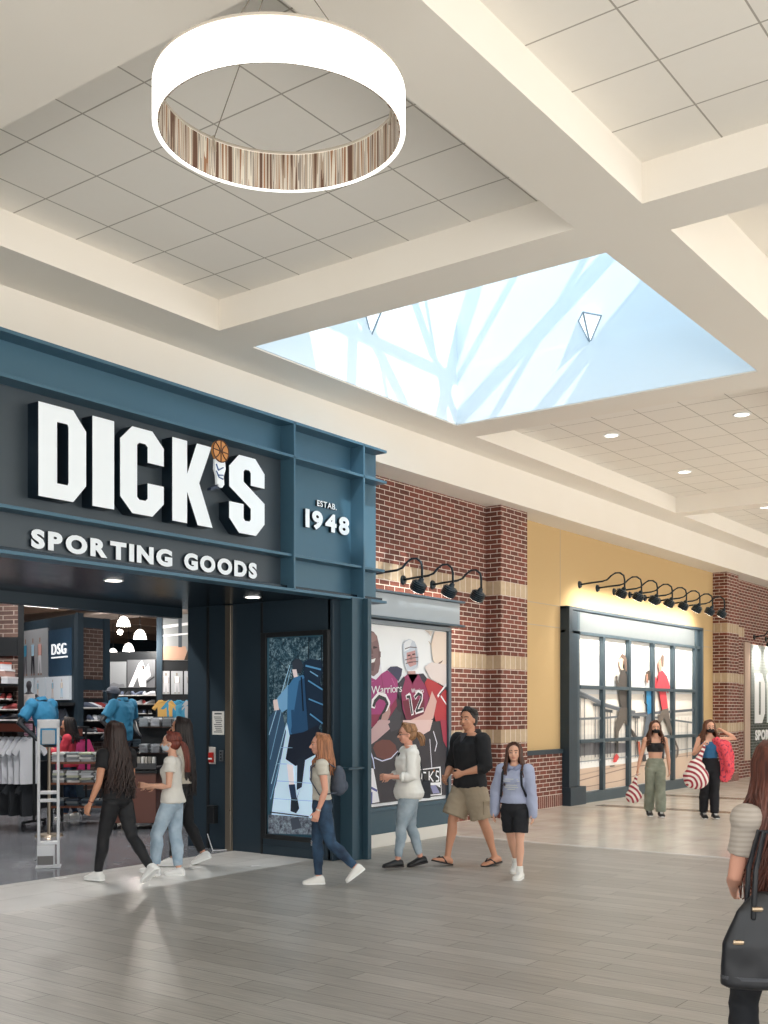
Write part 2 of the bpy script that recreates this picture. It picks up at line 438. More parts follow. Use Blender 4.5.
st('ceiling_store', (-2, 29, 10.8, 38, 4.6, 4.75), M_storeceil)
for i in range(9): st('ceiling_joist', (-2, 29, 12.4+i*2.7, 12.55+i*2.7, 4.38, 4.6), mat('6a564a', .8))
for i in range(3): 
    bm = bmesh.new(); cyl(bm, (7+i*5.5, 11.5, 4.2), (7+i*5.5, 37, 4.2), .16); o = new_obj('ceiling_duct', bm, mat('8c8078', .4, .5), smooth=True, kind=S)
# ================================================================== STORE FRONT
ent = thing('storefront_portal', 'dark teal steel portal with sign fascia and soffit around the store entrance', 'storefront', (3, 8, 0))
def pt(name, dims, m, bevel=0.004, parent=None):
    bm = bmesh.new(); p = parent or ent
    x0, x1, y0, y1, z0, z1 = dims
    L = p.location if p.parent is None else p.parent.location
    box(bm, x0-L[0], x1-L[0], y0-L[1], y1-L[1], z0-L[2], z1-L[2])
    return new_obj(name, bm, m, p, bevel=bevel)
pt('fascia_panel', (3, 9.19, 8.2, 8.5, 4.63, 4.98), M_panel)
pt('sign_panel', (3, 9.19, 8.2, 8.5, 3.14, 4.6), M_signpanel)
pt('end_panel', (9.19, 10.96, 8.2, 8.5, 3.14, 4.98), M_panel)
pt('fascia_top', (3, 10.96, 8.5, 9.37, 4.2, 4.96), M_panel)
for z, y0 in ((4.98, 8.0), (4.6, 8.0), (3.51, 8.03), (3.12, 8.0)):
    pt('flange', (3, 10.92, y0, 8.22, z-.016, z+.016), M_panel, .003)
for x in (9.19, 10.46):
    pt('flange', (x-.014, x+.014, 8.0, 8.22, 3.12, 4.99), M_panel, .003)
pt('soffit', (3, 10.96, 8.1, 10.8, 3.13, 3.18), M_soffit)
pt('soffit_lintel', (3, 10.06, 10.72, 10.9, 3.0, 4.65), M_navy)
for i, x in enumerate((3.9, 5.6, 7.43, 9.51)):
    bm = bmesh.new(); cyl(bm, (x-3, .94, 3.122), (x-3, .94, 3.132), .105, n=24); r = new_obj('downlight_rim', bm, mat('c8ccd0', .3, .5), ent, smooth=False)
    bm = bmesh.new(); cyl(bm, (x-3, .94, 3.118), (x-3, .94, 3.123), .085, n=24); new_obj('lens', bm, M_lamp, r)
# return wall
pt('return_wall', (10.06, 10.5, 8.2, 10.62, 0, 3.13), M_navy)
pt('return_seam', (10.045, 10.07, 9.28, 9.31, 0, 3.12), M_black, .002)
pt('return_seam', (10.045, 10.07, 10.22, 10.26, 0, 3.12), M_black, .002)
pt('gate_track', (10.02, 10.07, 9.80, 9.90, 0, 3.12), M_steel)
pt('column_flange', (10.06, 10.47, 8.16, 8.24, 0, 3.12), M_navy)
pt('column_web', (10.2, 10.47, 7.98, 8.18, 0, 3.12), M_frame)
pt('column_flange', (10.40, 10.47, 7.9, 8.16, 0, 3.12), M_frame)
pt('column_stiffener', (10.08, 10.41, 7.94, 8.16, 1.08, 1.11), M_frame)
pt('kick_plate', (10.052, 10.07, 8.3, 9.28, 0, .12), M_navy)
# block letters of the sign
GL = {
'D': [[(0, 0), (.72, 0), (1, .2), (1, .8), (.72, 1), (0, 1)], [(.38, .17), (.6, .17), (.62, .2), (.62, .8), (.6, .83), (.38, .83)]],
'I': [[(0, 0), (1, 0), (1, 1), (0, 1)]],
'C': [[(.27, 0), (.73, 0), (1, .17), (1, .38), (.62, .38), (.62, .2), (.57, .17), (.43, .17), (.38, .2), (.38, .8), (.43, .83), (.57, .83), (.62, .8), (.62, .62), (1, .62), (1, .83), (.73, 1), (.27, 1), (0, .83), (0, .17)]],
'K': [[(0, 0), (.36, 0), (.36, .38), (.62, 0), (1.0, 0), (.66, .52), (.97, 1), (.6, 1), (.36, .6), (.36, 1), (0, 1)]],
'S': [[(0, .38), (0, .17), (.27, 0), (.75, 0), (1, .17), (1, .44), (.4, .67), (.4, .8), (.44, .83), (.56, .83), (.6, .8), (.6, .64), (1, .64), (1, .83), (.73, 1), (.27, 1), (0, .83), (0, .57), (.6, .34), (.6, .2), (.56, .17), (.44, .17), (.4, .2), (.4, .38)]],
}
M_letter = mat('e6eef4', .4, 0, .12)
M_letter_side = mat('10202c', .4)
def block_letter(ch, x0, x1, z0, z1, yf, depth, mats, parent):
    me = curve_mesh('letter', [[(x0+(x1-x0)*u, z0+(z1-z0)*v) for u, v in s] for s in GL[ch]], depth/2)
    for v in me.vertices: v.co = Vector((v.co.x, yf+depth/2-v.co.z, v.co.y))
    me.materials.clear()
    for m in mats: me.materials.append(m)
    me.update()
    for p in me.polygons:
        p.material_index = 0 if abs(p.normal.y) > .7 else (1 if len(mats) > 1 else 0)
    o = bpy.data.objects.new('letter', me); COL.objects.link(o); o.parent = parent
    return o
sign = thing('store_sign', 'large white block letters with a basketball apostrophe over SPORTING GOODS on the dark fascia', 'sign', (0, 0, 0))
for ch, x0, x1 in (('D', 5.86, 6.37), ('I', 6.44, 6.69), ('C', 6.76, 7.30), ('K', 7.41, 7.96), ('S', 8.20, 8.74)):
    block_letter(ch, x0, x1, 3.65, 4.47, 8.04, .15, (M_letter, M_letter_side), sign)
# apostrophe: basketball over a sock and sneaker
ap = bpy.data.objects.new('apostrophe', None); COL.objects.link(ap); ap.parent = sign
bm = bmesh.new(); cyl(bm, (8.06, 8.02, 4.45), (8.06, 8.05, 4.45), .112, n=32)
ball = new_obj('basketball', bm, mat('c98a4c', .5), ap)
bm = bmesh.new()
def disc_arc(pts, w=.006):
    for a, b in zip(pts, pts[1:]):
        tube(bm, [(a[0], 8.018, a[1]), (b[0], 8.018, b[1])], w, n=5, round_ends=False)
disc_arc([(8.06, 4.345), (8.06, 4.555)]); disc_arc([(7.955, 4.46), (8.165, 4.44)])
disc_arc([(7.985+.06*math.sin(t/6*PI), 4.37+.16*t/6) for t in range(7)]); disc_arc([(8.135-.06*math.sin(t/6*PI), 4.37+.16*t/6) for t in range(7)])
disc_arc([(8.06+.112*math.cos(t/24*2*PI), 4.45+.112*math.sin(t/24*2*PI)) for t in range(25)])
new_obj('ball_seam', bm, mat('4a2a1c', .6), ap)
bm = bmesh.new()
prism(bm, [Vector((x, 8.03, z)) for x, z in ((7.99, 4.36), (8.13, 4.35), (8.14, 4.28), (8.11, 4.20), (8.12, 4.12), (8.09, 4.08), (8.02, 4.08), (8.01, 4.2), (7.985, 4.26))], Vector((0, .03, 0)))
new_obj('sock', bm, M_letter, ap)
bm = bmesh.new()
for a, b in (((8.0, 4.31), (8.03, 4.25)), ((8.03, 4.25), (8.1, 4.29)), ((8.02, 4.2), (8.1, 4.21)), ((8.0, 4.24), (8.04, 4.18)), ((8.04, 4.18), (8.1, 4.17))):
    tube(bm, [(a[0], 8.026, a[1]), (b[0], 8.026, b[1])], .007, n=5, round_ends=False)
new_obj('sock_stripe', bm, mat('3a5f94', .5), ap)
bm = bmesh.new(); prism(bm, [Vector((x, 8.03, z)) for x, z in ((8.03, 4.11), (8.05, 4.07), (7.97, 4.04), (7.92, 4.03), (7.93, 4.06), (7.98, 4.08))], Vector((0, .05, 0)))
new_obj('sneaker', bm, mat('26344a', .5), ap)
put_letters('SPORTING', 5.88, 7.53, 3.225, .155, 'Y', 8.2, .03, [M_letter, M_letter_side], sign, offset=.055, gap=.12)
put_letters('GOODS', 7.69, 8.76, 3.225, .155, 'Y', 8.2, .03, [M_letter, M_letter_side], sign, offset=.055, gap=.12)
s2 = thing('founding_sign', 'small white raised sign reading ESTAB. 1948 on the end panel of the fascia', 'sign', (0, 0, 0))
put_letters('ESTAB.', 9.78, 10.14, 4.165, .07, 'Y', 8.2, .03, [M_letter, M_letter_side], s2, offset=.02, gap=.08)
put_letters('1948', 9.56, 10.37, 3.9, .2, 'Y', 8.2, .04, [M_letter, M_letter_side], s2, offset=.045, gap=.12)
# poster on the return wall; a faint glow is added to brighten its print
def L0(o): return o
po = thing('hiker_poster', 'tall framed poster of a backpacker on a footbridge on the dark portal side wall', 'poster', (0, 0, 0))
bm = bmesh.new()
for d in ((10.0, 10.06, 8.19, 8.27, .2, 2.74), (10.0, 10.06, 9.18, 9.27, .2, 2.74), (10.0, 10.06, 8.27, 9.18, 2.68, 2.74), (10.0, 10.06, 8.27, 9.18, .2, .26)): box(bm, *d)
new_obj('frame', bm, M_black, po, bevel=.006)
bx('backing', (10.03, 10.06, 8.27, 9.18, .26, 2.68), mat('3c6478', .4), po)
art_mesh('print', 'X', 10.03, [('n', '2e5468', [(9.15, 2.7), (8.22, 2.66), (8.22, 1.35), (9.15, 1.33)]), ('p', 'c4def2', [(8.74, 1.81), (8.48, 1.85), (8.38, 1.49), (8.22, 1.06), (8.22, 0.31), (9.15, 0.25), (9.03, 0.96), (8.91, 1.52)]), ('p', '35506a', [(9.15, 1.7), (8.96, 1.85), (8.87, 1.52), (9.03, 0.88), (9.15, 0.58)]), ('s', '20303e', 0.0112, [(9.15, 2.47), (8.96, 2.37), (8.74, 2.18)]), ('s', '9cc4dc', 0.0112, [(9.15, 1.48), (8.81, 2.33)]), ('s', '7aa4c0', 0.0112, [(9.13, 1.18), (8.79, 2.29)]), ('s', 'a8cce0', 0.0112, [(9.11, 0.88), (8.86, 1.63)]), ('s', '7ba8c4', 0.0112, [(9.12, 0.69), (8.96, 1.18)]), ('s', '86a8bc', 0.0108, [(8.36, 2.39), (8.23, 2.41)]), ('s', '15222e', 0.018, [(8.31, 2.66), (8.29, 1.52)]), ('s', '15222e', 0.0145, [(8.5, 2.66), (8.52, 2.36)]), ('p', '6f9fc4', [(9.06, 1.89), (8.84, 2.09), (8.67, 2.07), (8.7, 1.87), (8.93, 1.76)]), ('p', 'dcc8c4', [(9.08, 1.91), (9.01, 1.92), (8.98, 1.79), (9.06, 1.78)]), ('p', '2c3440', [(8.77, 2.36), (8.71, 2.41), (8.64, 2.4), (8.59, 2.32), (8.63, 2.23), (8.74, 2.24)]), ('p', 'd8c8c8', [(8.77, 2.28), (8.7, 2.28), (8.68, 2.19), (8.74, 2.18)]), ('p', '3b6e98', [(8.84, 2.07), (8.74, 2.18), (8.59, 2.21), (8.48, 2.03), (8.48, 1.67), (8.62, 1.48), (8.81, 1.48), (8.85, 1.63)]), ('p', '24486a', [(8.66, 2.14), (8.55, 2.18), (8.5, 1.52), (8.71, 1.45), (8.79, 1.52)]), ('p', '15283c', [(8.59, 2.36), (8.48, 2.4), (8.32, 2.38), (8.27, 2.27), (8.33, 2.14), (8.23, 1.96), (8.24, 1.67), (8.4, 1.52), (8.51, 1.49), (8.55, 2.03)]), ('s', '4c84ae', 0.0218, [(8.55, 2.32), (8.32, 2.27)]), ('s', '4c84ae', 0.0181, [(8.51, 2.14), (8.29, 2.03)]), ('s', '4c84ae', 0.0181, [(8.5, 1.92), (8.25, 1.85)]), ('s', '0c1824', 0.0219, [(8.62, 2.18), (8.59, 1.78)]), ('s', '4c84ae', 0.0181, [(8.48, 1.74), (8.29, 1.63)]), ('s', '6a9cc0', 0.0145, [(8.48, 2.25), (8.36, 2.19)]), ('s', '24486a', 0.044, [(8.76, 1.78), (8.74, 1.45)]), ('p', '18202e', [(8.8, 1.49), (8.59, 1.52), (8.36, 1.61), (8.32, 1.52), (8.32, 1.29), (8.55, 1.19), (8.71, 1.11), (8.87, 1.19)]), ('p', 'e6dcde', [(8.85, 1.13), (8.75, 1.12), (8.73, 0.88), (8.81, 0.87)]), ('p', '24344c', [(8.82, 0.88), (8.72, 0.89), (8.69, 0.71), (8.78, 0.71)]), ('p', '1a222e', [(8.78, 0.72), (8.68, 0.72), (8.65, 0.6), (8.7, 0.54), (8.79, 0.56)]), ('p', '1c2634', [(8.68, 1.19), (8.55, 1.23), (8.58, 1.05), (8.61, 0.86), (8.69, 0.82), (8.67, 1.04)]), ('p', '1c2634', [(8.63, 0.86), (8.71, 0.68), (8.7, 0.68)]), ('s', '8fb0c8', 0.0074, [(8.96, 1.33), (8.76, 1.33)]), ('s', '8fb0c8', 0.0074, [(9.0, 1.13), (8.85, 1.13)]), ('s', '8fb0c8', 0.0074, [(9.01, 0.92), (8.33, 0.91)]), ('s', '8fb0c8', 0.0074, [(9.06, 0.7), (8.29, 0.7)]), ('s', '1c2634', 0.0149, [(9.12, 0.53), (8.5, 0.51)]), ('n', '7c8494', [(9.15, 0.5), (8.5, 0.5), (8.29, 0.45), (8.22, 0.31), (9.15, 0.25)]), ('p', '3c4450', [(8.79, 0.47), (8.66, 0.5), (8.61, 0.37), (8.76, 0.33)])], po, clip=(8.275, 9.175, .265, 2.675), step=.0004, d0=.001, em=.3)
# things on the return wall
n = thing('paper_notice', 'white printed notice taped to the dark wall left of the steel gate track', 'notice')
bx('sheet', (10.054, 10.06, 9.95, 10.16, 1.47, 1.77), mat('dcdcd8', .7), n)
bm = bmesh.new()
for i in range(9): box(bm, 10.0525, 10.054, 9.98+.01*(i % 3), 10.13-.012*(i*7 % 4), 1.50+i*.024, 1.51+i*.024)
box(bm, 10.0525, 10.054, 9.99, 10.12, 1.73, 1.75)
new_obj('printed_lines', bm, mat('56585c', .7), n)
n = thing('pull_station', 'red and white fire alarm pull station below the notice', 'fire alarm')
bx('plate', (10.04, 10.06, 10.10, 10.21, 1.09, 1.31), mat('c8c4c0', .5), n, bevel=.005)
bx('red_body', (10.015, 10.04, 10.115, 10.195, 1.11, 1.24), mat('b0221c', .4), n, bevel=.006)
bx('handle', (10.0, 10.015, 10.125, 10.185, 1.15, 1.17), M_white, n, bevel=.003)
n = thing('key_switch', 'small grey key switch plate beside the fire alarm pull station', 'switch')
bx('plate', (10.045, 10.06, 9.96, 10.03, 1.13, 1.27), mat('6c7278', .4, .5), n, bevel=.004)
for z in (1.16, 1.2, 1.24):
    bm = bmesh.new(); cyl(bm, (10.036, 9.995, z), (10.046, 9.995, z), .011, n=12); new_obj('key_slot', bm, M_black, n)
n = thing('bin_box', 'small black metal box mounted low on the dark wall', 'box')
bx('body', (9.98, 10.06, 10.06, 10.19, .33, .54), M_black, n, bevel=.008)
bx('lid', (9.975, 10.06, 10.055, 10.195, .54, .56), mat('22262a', .4), n, bevel=.004)
bm = bmesh.new(); tube(bm, [(9.93, 10.12, .2), (9.96, 10.1, .08), (9.9, 10.0, .012), (9.85, 9.95, .01), (9.93, 9.9, .01), (10.01, 9.86, .01)], .006, n=6)
tag(new_obj('white_cable', bm, M_white, smooth=True), 'thin white cable curling on the floor at the foot of the gate track', 'cable')
# football board
fb = thing('football_display', 'framed wall graphic of football players under a grey metal canopy on the brick wall', 'display', (11, 8.5, 0))
def fp(name, d, m, b=.005): return bx(name, (d[0]-11, d[1]-11, d[2]-8.5, d[3]-8.5, d[4], d[5]), m, fb, bevel=b)
fp('plinth', (11.02, 13.12, 8.49, 9.37, 0, .17), mat('dcd8d0', .5))
fp('lower_panel', (11.02, 13.12, 8.5, 9.37, .17, .47), M_frame)
fp('sill', (11.02, 13.14, 8.46, 9.37, .47, .52), M_frame)
fp('box_body', (11.02, 13.12, 8.53, 9.37, .52, 2.96), mat('3c4650', .5))
fp('frame_upright', (13.05, 13.12, 8.47, 8.54, .52, 2.92), mat('5c6a74', .4, .4))
fp('frame_upright', (11.02, 11.06, 8.47, 8.54, .52, 2.92), mat('5c6a74', .4, .4))
fp('frame_top', (11.02, 13.12, 8.47, 8.54, 2.9, 2.96), mat('7c858c', .4, .4))
fp('canopy', (11.02, 13.26, 8.42, 9.37, 3.0, 3.31), mat('a2acb4', .4, .3))
fp('canopy_flange', (11.02, 13.32, 8.36, 9.37, 2.97, 3.0), mat('4a5c68', .4, .3))
fp('canopy_flange', (11.02, 13.32, 8.36, 9.37, 3.31, 3.34), mat('4a5c68', .4, .3))
bx('print_ground', (11.06-11, 13.05-11, .025, .03, .53, 2.9), mat('f6f9fc', .5), fb)
pr = art_mesh('player_print', 'Y', 8.52, [('p', '2e2a33', [(11.15, 2.13), (13.04, 2.17), (13.04, 1.5), (11.15, 1.53)]), ('p', '84686a', [(11.16, 2.79), (11.24, 2.82), (11.34, 2.8), (11.41, 2.75), (11.45, 2.65), (11.48, 2.51), (11.48, 2.38), (11.44, 2.28), (11.35, 2.22), (11.26, 2.24), (11.19, 2.3), (11.15, 2.37)]), ('p', '6a5054', [(11.19, 2.57), (11.3, 2.59), (11.33, 2.52), (11.23, 2.49)]), ('p', 'f8f8f8', [(11.2, 2.42), (11.38, 2.46), (11.35, 2.41), (11.26, 2.39)]), ('p', '9a7c7a', [(11.26, 2.79), (11.37, 2.78), (11.41, 2.7), (11.3, 2.66), (11.24, 2.72)]), ('p', '3a2a2e', [(11.18, 2.58), (11.25, 2.59), (11.25, 2.57), (11.19, 2.56)]), ('p', '3a2a2e', [(11.32, 2.6), (11.4, 2.61), (11.39, 2.59), (11.33, 2.58)]), ('p', '6a4e52', [(11.26, 2.57), (11.29, 2.49), (11.33, 2.49), (11.31, 2.47), (11.24, 2.47)]), ('p', '74585c', [(11.44, 2.56), (11.49, 2.55), (11.49, 2.48), (11.44, 2.46)]), ('p', '6a5054', [(11.24, 2.38), (11.37, 2.4), (11.33, 2.29), (11.26, 2.3)]), ('s', '3c2c30', 0.0134, [(11.19, 2.58), (11.26, 2.6)]), ('s', '3c2c30', 0.0135, [(11.33, 2.61), (11.41, 2.6)]), ('p', 'e6e6ee', [(11.19, 2.27), (11.38, 2.14), (11.52, 2.28), (11.48, 2.41), (11.44, 2.28), (11.33, 2.22)]), ('p', 'a23a78', [(11.15, 2.23), (11.26, 2.21), (11.38, 2.18), (11.5, 2.26), (11.63, 2.31), (11.85, 2.22), (11.88, 2.1), (11.83, 1.9), (11.7, 1.78), (11.58, 1.73), (11.44, 1.53), (11.15, 1.53)]), ('s', '7a2450', 0.0102, [(11.5, 2.24), (11.58, 1.9)]), ('s', 'c8609c', 0.0084, [(11.19, 2.13), (11.33, 2.16)]), ('s', 'c8609c', 0.0103, [(11.73, 2.21), (11.83, 2.08)]), ('p', '8a2a4c', [(11.15, 1.73), (11.58, 1.73), (11.83, 1.94), (11.85, 1.84), (11.58, 1.6), (11.44, 1.53), (11.15, 1.53)]), ('p', '3c3c58', [(11.63, 2.32), (11.7, 2.36), (11.85, 2.37), (11.97, 2.34), (11.95, 2.25), (11.88, 2.17), (11.79, 2.23)]), ('s', 'f4f0f4', 0.0842, [(11.32, 1.83), (11.33, 1.9), (11.44, 1.98), (11.58, 1.96), (11.65, 1.88), (11.6, 1.78), (11.5, 1.68), (11.41, 1.56), (11.67, 1.59)]), ('s', '22242c', 0.0506, [(11.33, 1.84), (11.36, 1.9), (11.45, 1.96), (11.58, 1.93), (11.63, 1.87), (11.57, 1.78), (11.47, 1.68), (11.42, 1.58), (11.67, 1.59)]), ('p', 'b8928c', [(11.44, 1.53), (11.52, 1.73), (11.63, 1.78), (11.68, 1.85), (11.7, 1.75), (11.64, 1.65), (11.55, 1.52)]), ('p', '3a3c44', [(11.63, 1.65), (11.76, 1.75), (11.83, 1.82), (11.88, 1.77), (11.95, 1.75), (11.92, 1.63), (11.85, 1.52), (11.58, 1.52)]), ('p', 'ccd4e0', [(11.98, 2.66), (12.03, 2.72), (12.13, 2.75), (12.26, 2.72), (12.32, 2.64), (12.35, 2.48), (12.32, 2.35), (12.18, 2.3), (12.06, 2.32), (12.0, 2.43)]), ('p', 'e8ecf2', [(12.01, 2.69), (12.13, 2.74), (12.2, 2.73), (12.13, 2.61), (12.01, 2.57)]), ('p', 'a8b4c4', [(12.27, 2.69), (12.35, 2.48), (12.32, 2.35), (12.28, 2.56)]), ('p', 'c89a98', [(12.07, 2.56), (12.27, 2.6), (12.3, 2.41), (12.15, 2.37), (12.07, 2.43)]), ('p', '4a363a', [(12.09, 2.53), (12.16, 2.54), (12.16, 2.52), (12.09, 2.51)]), ('p', '4a363a', [(12.2, 2.55), (12.27, 2.56), (12.27, 2.54), (12.2, 2.53)]), ('p', 'a87876', [(12.16, 2.52), (12.19, 2.53), (12.2, 2.47), (12.14, 2.46)]), ('p', '8a4a50', [(12.12, 2.44), (12.23, 2.45), (12.21, 2.43), (12.13, 2.42)]), ('s', '6a5a60', 0.0123, [(12.03, 2.46), (12.18, 2.49), (12.34, 2.51)]), ('s', '6a5a60', 0.0123, [(12.04, 2.41), (12.18, 2.44), (12.34, 2.45)]), ('s', '6a5a60', 0.0123, [(12.03, 2.61), (12.15, 2.64), (12.3, 2.64)]), ('s', 'e8e8ee', 0.0158, [(12.01, 2.5), (12.06, 2.32), (12.18, 2.31), (12.34, 2.37), (12.35, 2.57)]), ('p', 'c49a96', [(12.1, 2.31), (12.27, 2.32), (12.3, 2.17), (12.18, 2.12), (12.09, 2.22)]), ('p', '94305c', [(11.95, 2.2), (12.09, 2.27), (12.2, 2.14), (12.34, 2.28), (12.56, 2.2), (12.69, 2.09), (12.64, 2.02), (12.49, 1.73), (12.4, 1.68), (12.06, 1.65), (11.97, 1.8), (11.94, 2.01)]), ('p', '702038', [(11.97, 1.91), (12.49, 1.94), (12.49, 1.73), (12.4, 1.68), (12.06, 1.65)]), ('p', '32303e', [(11.85, 2.04), (11.88, 2.15), (12.0, 2.24), (12.03, 2.2), (11.95, 2.04), (11.91, 1.91)]), ('p', '32303e', [(12.35, 2.28), (12.46, 2.29), (12.59, 2.2), (12.65, 2.05), (12.56, 2.09), (12.43, 2.19)]), ('s', 'f4f0f4', 0.0597, [(12.06, 1.96), (12.13, 1.99), (12.2, 1.73)]), ('s', '22242c', 0.0351, [(12.07, 1.96), (12.13, 1.97), (12.19, 1.74)]), ('s', 'f4f0f4', 0.0639, [(12.26, 1.96), (12.34, 2.03), (12.42, 2.0), (12.41, 1.93), (12.34, 1.84), (12.28, 1.76), (12.45, 1.79)]), ('s', '22242c', 0.0355, [(12.26, 1.96), (12.34, 2.01), (12.41, 1.99), (12.4, 1.93), (12.33, 1.84), (12.29, 1.77), (12.44, 1.8)]), ('p', 'e2c8b6', [(12.69, 2.74), (12.82, 2.59), (12.88, 2.42), (13.04, 2.39), (13.04, 2.5), (12.82, 2.75)]), ('p', 'f2e0d2', [(12.74, 2.89), (13.04, 2.91), (13.04, 2.39), (12.82, 2.41), (12.7, 2.48), (12.65, 2.7)]), ('p', '6a4438', [(12.79, 2.43), (12.95, 2.49), (12.92, 2.46), (12.82, 2.41)]), ('s', 'c8b4a8', 0.0109, [(12.64, 2.7), (12.59, 2.74)]), ('p', 'd8ccc4', [(12.49, 2.89), (12.69, 2.89), (12.64, 2.81), (12.59, 2.85)]), ('p', 'eadcd8', [(12.49, 2.38), (12.65, 2.45), (13.04, 2.43), (13.04, 2.1), (12.82, 2.17), (12.62, 2.23)]), ('p', 'b8343c', [(12.49, 2.16), (12.56, 2.23), (12.79, 2.17), (12.95, 2.11), (13.04, 2.06), (13.04, 1.5), (12.82, 1.5), (12.72, 1.73), (12.64, 1.91)]), ('s', 'f4f0f4', 0.0402, [(12.82, 1.98), (13.04, 2.15)]), ('s', '2c2c3c', 0.022, [(12.86, 2.0), (13.04, 2.11)]), ('s', 'f4f0f4', 0.0294, [(12.9, 1.98), (13.04, 1.87)]), ('p', 'dcb2aa', [(12.67, 2.05), (12.79, 1.91), (12.7, 1.67), (12.51, 1.6), (12.24, 1.51), (11.91, 1.52), (12.0, 1.61), (12.46, 1.73), (12.59, 1.91)]), ('p', '2e2a33', [(11.15, 1.56), (13.04, 1.64), (13.04, 0.58), (11.15, 0.57)]), ('p', 'c3a2a4', [(11.15, 1.46), (11.44, 1.66), (11.67, 1.65), (11.7, 1.55), (11.38, 1.39), (11.15, 1.3)]), ('p', 'e6c6c2', [(11.97, 1.65), (12.69, 1.65), (12.62, 1.5), (12.43, 1.44), (12.18, 1.49), (11.97, 1.58)]), ('p', '3e3c44', [(11.63, 1.6), (11.73, 1.65), (11.97, 1.65), (11.95, 1.57), (11.82, 1.52), (11.7, 1.5)]), ('p', '6b3b35', [(11.3, 1.3), (11.35, 1.36), (11.5, 1.4), (11.67, 1.39), (11.8, 1.32), (11.83, 1.24), (11.73, 1.15), (11.55, 1.14), (11.38, 1.18)]), ('s', 'd8dcf4', 0.0152, [(11.33, 1.17), (11.5, 1.12), (11.7, 1.15), (11.85, 1.24)]), ('p', 'eeeef4', [(11.23, 1.04), (11.31, 1.03), (11.44, 0.59), (11.2, 0.58), (11.21, 0.82)]), ('s', '5058a0', 0.0301, [(11.19, 0.81), (11.38, 0.74)]), ('s', '5058a0', 0.037, [(11.27, 0.72), (11.26, 0.58)]), ('s', 'c8d0f0', 0.0234, [(11.19, 1.09), (11.24, 1.26), (11.3, 1.15), (11.33, 1.03)]), ('s', 'e8e8f4', 0.0182, [(12.7, 1.49), (12.79, 1.32), (12.74, 1.21)]), ('s', 'e8e8f4', 0.0145, [(12.61, 1.38), (12.66, 0.98)]), ('p', 'a8324a', [(12.87, 1.65), (13.04, 1.64), (13.04, 1.25), (12.95, 1.35)]), ('p', 'f4f4f8', [(12.3, 0.97), (12.88, 0.99), (12.91, 0.59), (12.3, 0.6)]), ('p', '16161c', [(12.34, 0.96), (12.85, 0.97), (12.87, 0.77), (12.34, 0.78)]), ('p', '20202c', [(12.59, 0.74), (12.89, 0.73), (12.89, 0.61), (12.59, 0.61)]), ('p', '8f90b8', [(12.62, 0.73), (12.75, 0.74), (12.86, 0.62), (12.69, 0.62)]), ('p', 'f4f4f8', [(12.77, 0.73), (12.86, 0.73), (12.88, 0.69)]), ('s', 'f8f8fc', 0.0198, [(12.51, 0.92), (12.42, 0.93), (12.4, 0.81), (12.51, 0.79)]), ('s', 'f8f8fc', 0.0235, [(12.59, 0.93), (12.59, 0.78)]), ('s', 'f8f8fc', 0.02, [(12.69, 0.93), (12.61, 0.86), (12.69, 0.79)]), ('s', 'e08840', 0.0164, [(12.71, 0.95), (12.71, 0.93)]), ('s', 'f8f8fc', 0.0201, [(12.83, 0.92), (12.77, 0.93), (12.76, 0.87), (12.83, 0.84), (12.83, 0.79), (12.76, 0.79)])], fb, clip=(11.065, 13.04, .54, 2.89), step=.0003, d0=.0)
pr.location = (-11, -8.5, 0)
q = put_letters('Warriors', 11.27, 11.95, 1.99, .11, 'Y', 8.507, .002, [M_white], fb, offset=.0, gap=.06, one='jersey_lettering', slope=.06)[0]; q.location = (-11, -8.5, 0)
q = put_letters('Warriors', 12.17, 12.47, 2.02, .06, 'Y', 8.507, .002, [M_white], fb, offset=.0, gap=.06, one='jersey_lettering', slope=.03)[0]; q.location = (-11, -8.5, 0)
# runner window display
rw = thing('runner_display', 'wide steel framed window display with a print of three runners on a bridge', 'display', (18.3, 9.4, 0))
def rp(name, d, m, b=.004): return bx(name, (d[0]-18.3, d[1]-18.3, d[2]-9.4, d[3]-9.4, d[4], d[5]), m, rw, bevel=b)
M_mul = mat('44545e', .4, .3)
rp('post', (18.36, 18.5, 9.26, 9.45, 0, 3.71), M_navy); rp('post', (18.86, 18.96, 9.34, 9.45, 0, 3.71), M_mul)
rp('post_web', (18.5, 18.86, 9.34, 9.45, 0, 3.71), M_navy)
rp('post', (25.0, 25.1, 9.34, 9.45, 0, 3.71), M_mul); rp('post', (25.32, 25.42, 9.3, 9.45, 0, 3.71), M_mul); rp('post_web', (25.12, 25.3, 9.38, 9.45, 0, 3.71), M_mul)
rp('header_panel', (18.98, 25.0, 9.36, 9.45, 3.27, 3.66), mat('70777b', .4, .2)); rp('header_rail', (18.36, 25.42, 9.3, 9.45, 3.66, 3.72), M_navy); rp('header_rail', (18.36, 25.42, 9.34, 9.45, 3.22, 3.28), M_mul)
rp('bottom_rail', (18.98, 25.0, 9.3, 9.45, 0, .2), M_mul); rp('post_base', (18.34, 18.98, 9.22, 9.45, 0, .34), M_navy)
rp('print_ground', (18.98, 25.0, 9.42, 9.45, .2, 3.22), mat('f5f5f3', .5))
for x in (20.02, 21.27, 22.52, 23.68): rp('mullion', (x-.05, x+.05, 9.33, 9.42, .2, 3.22), M_mul)
for z in (1.18, 2.22): rp('transom', (18.98, 25.0, 9.335, 9.42, z-.035, z+.035), M_mul)
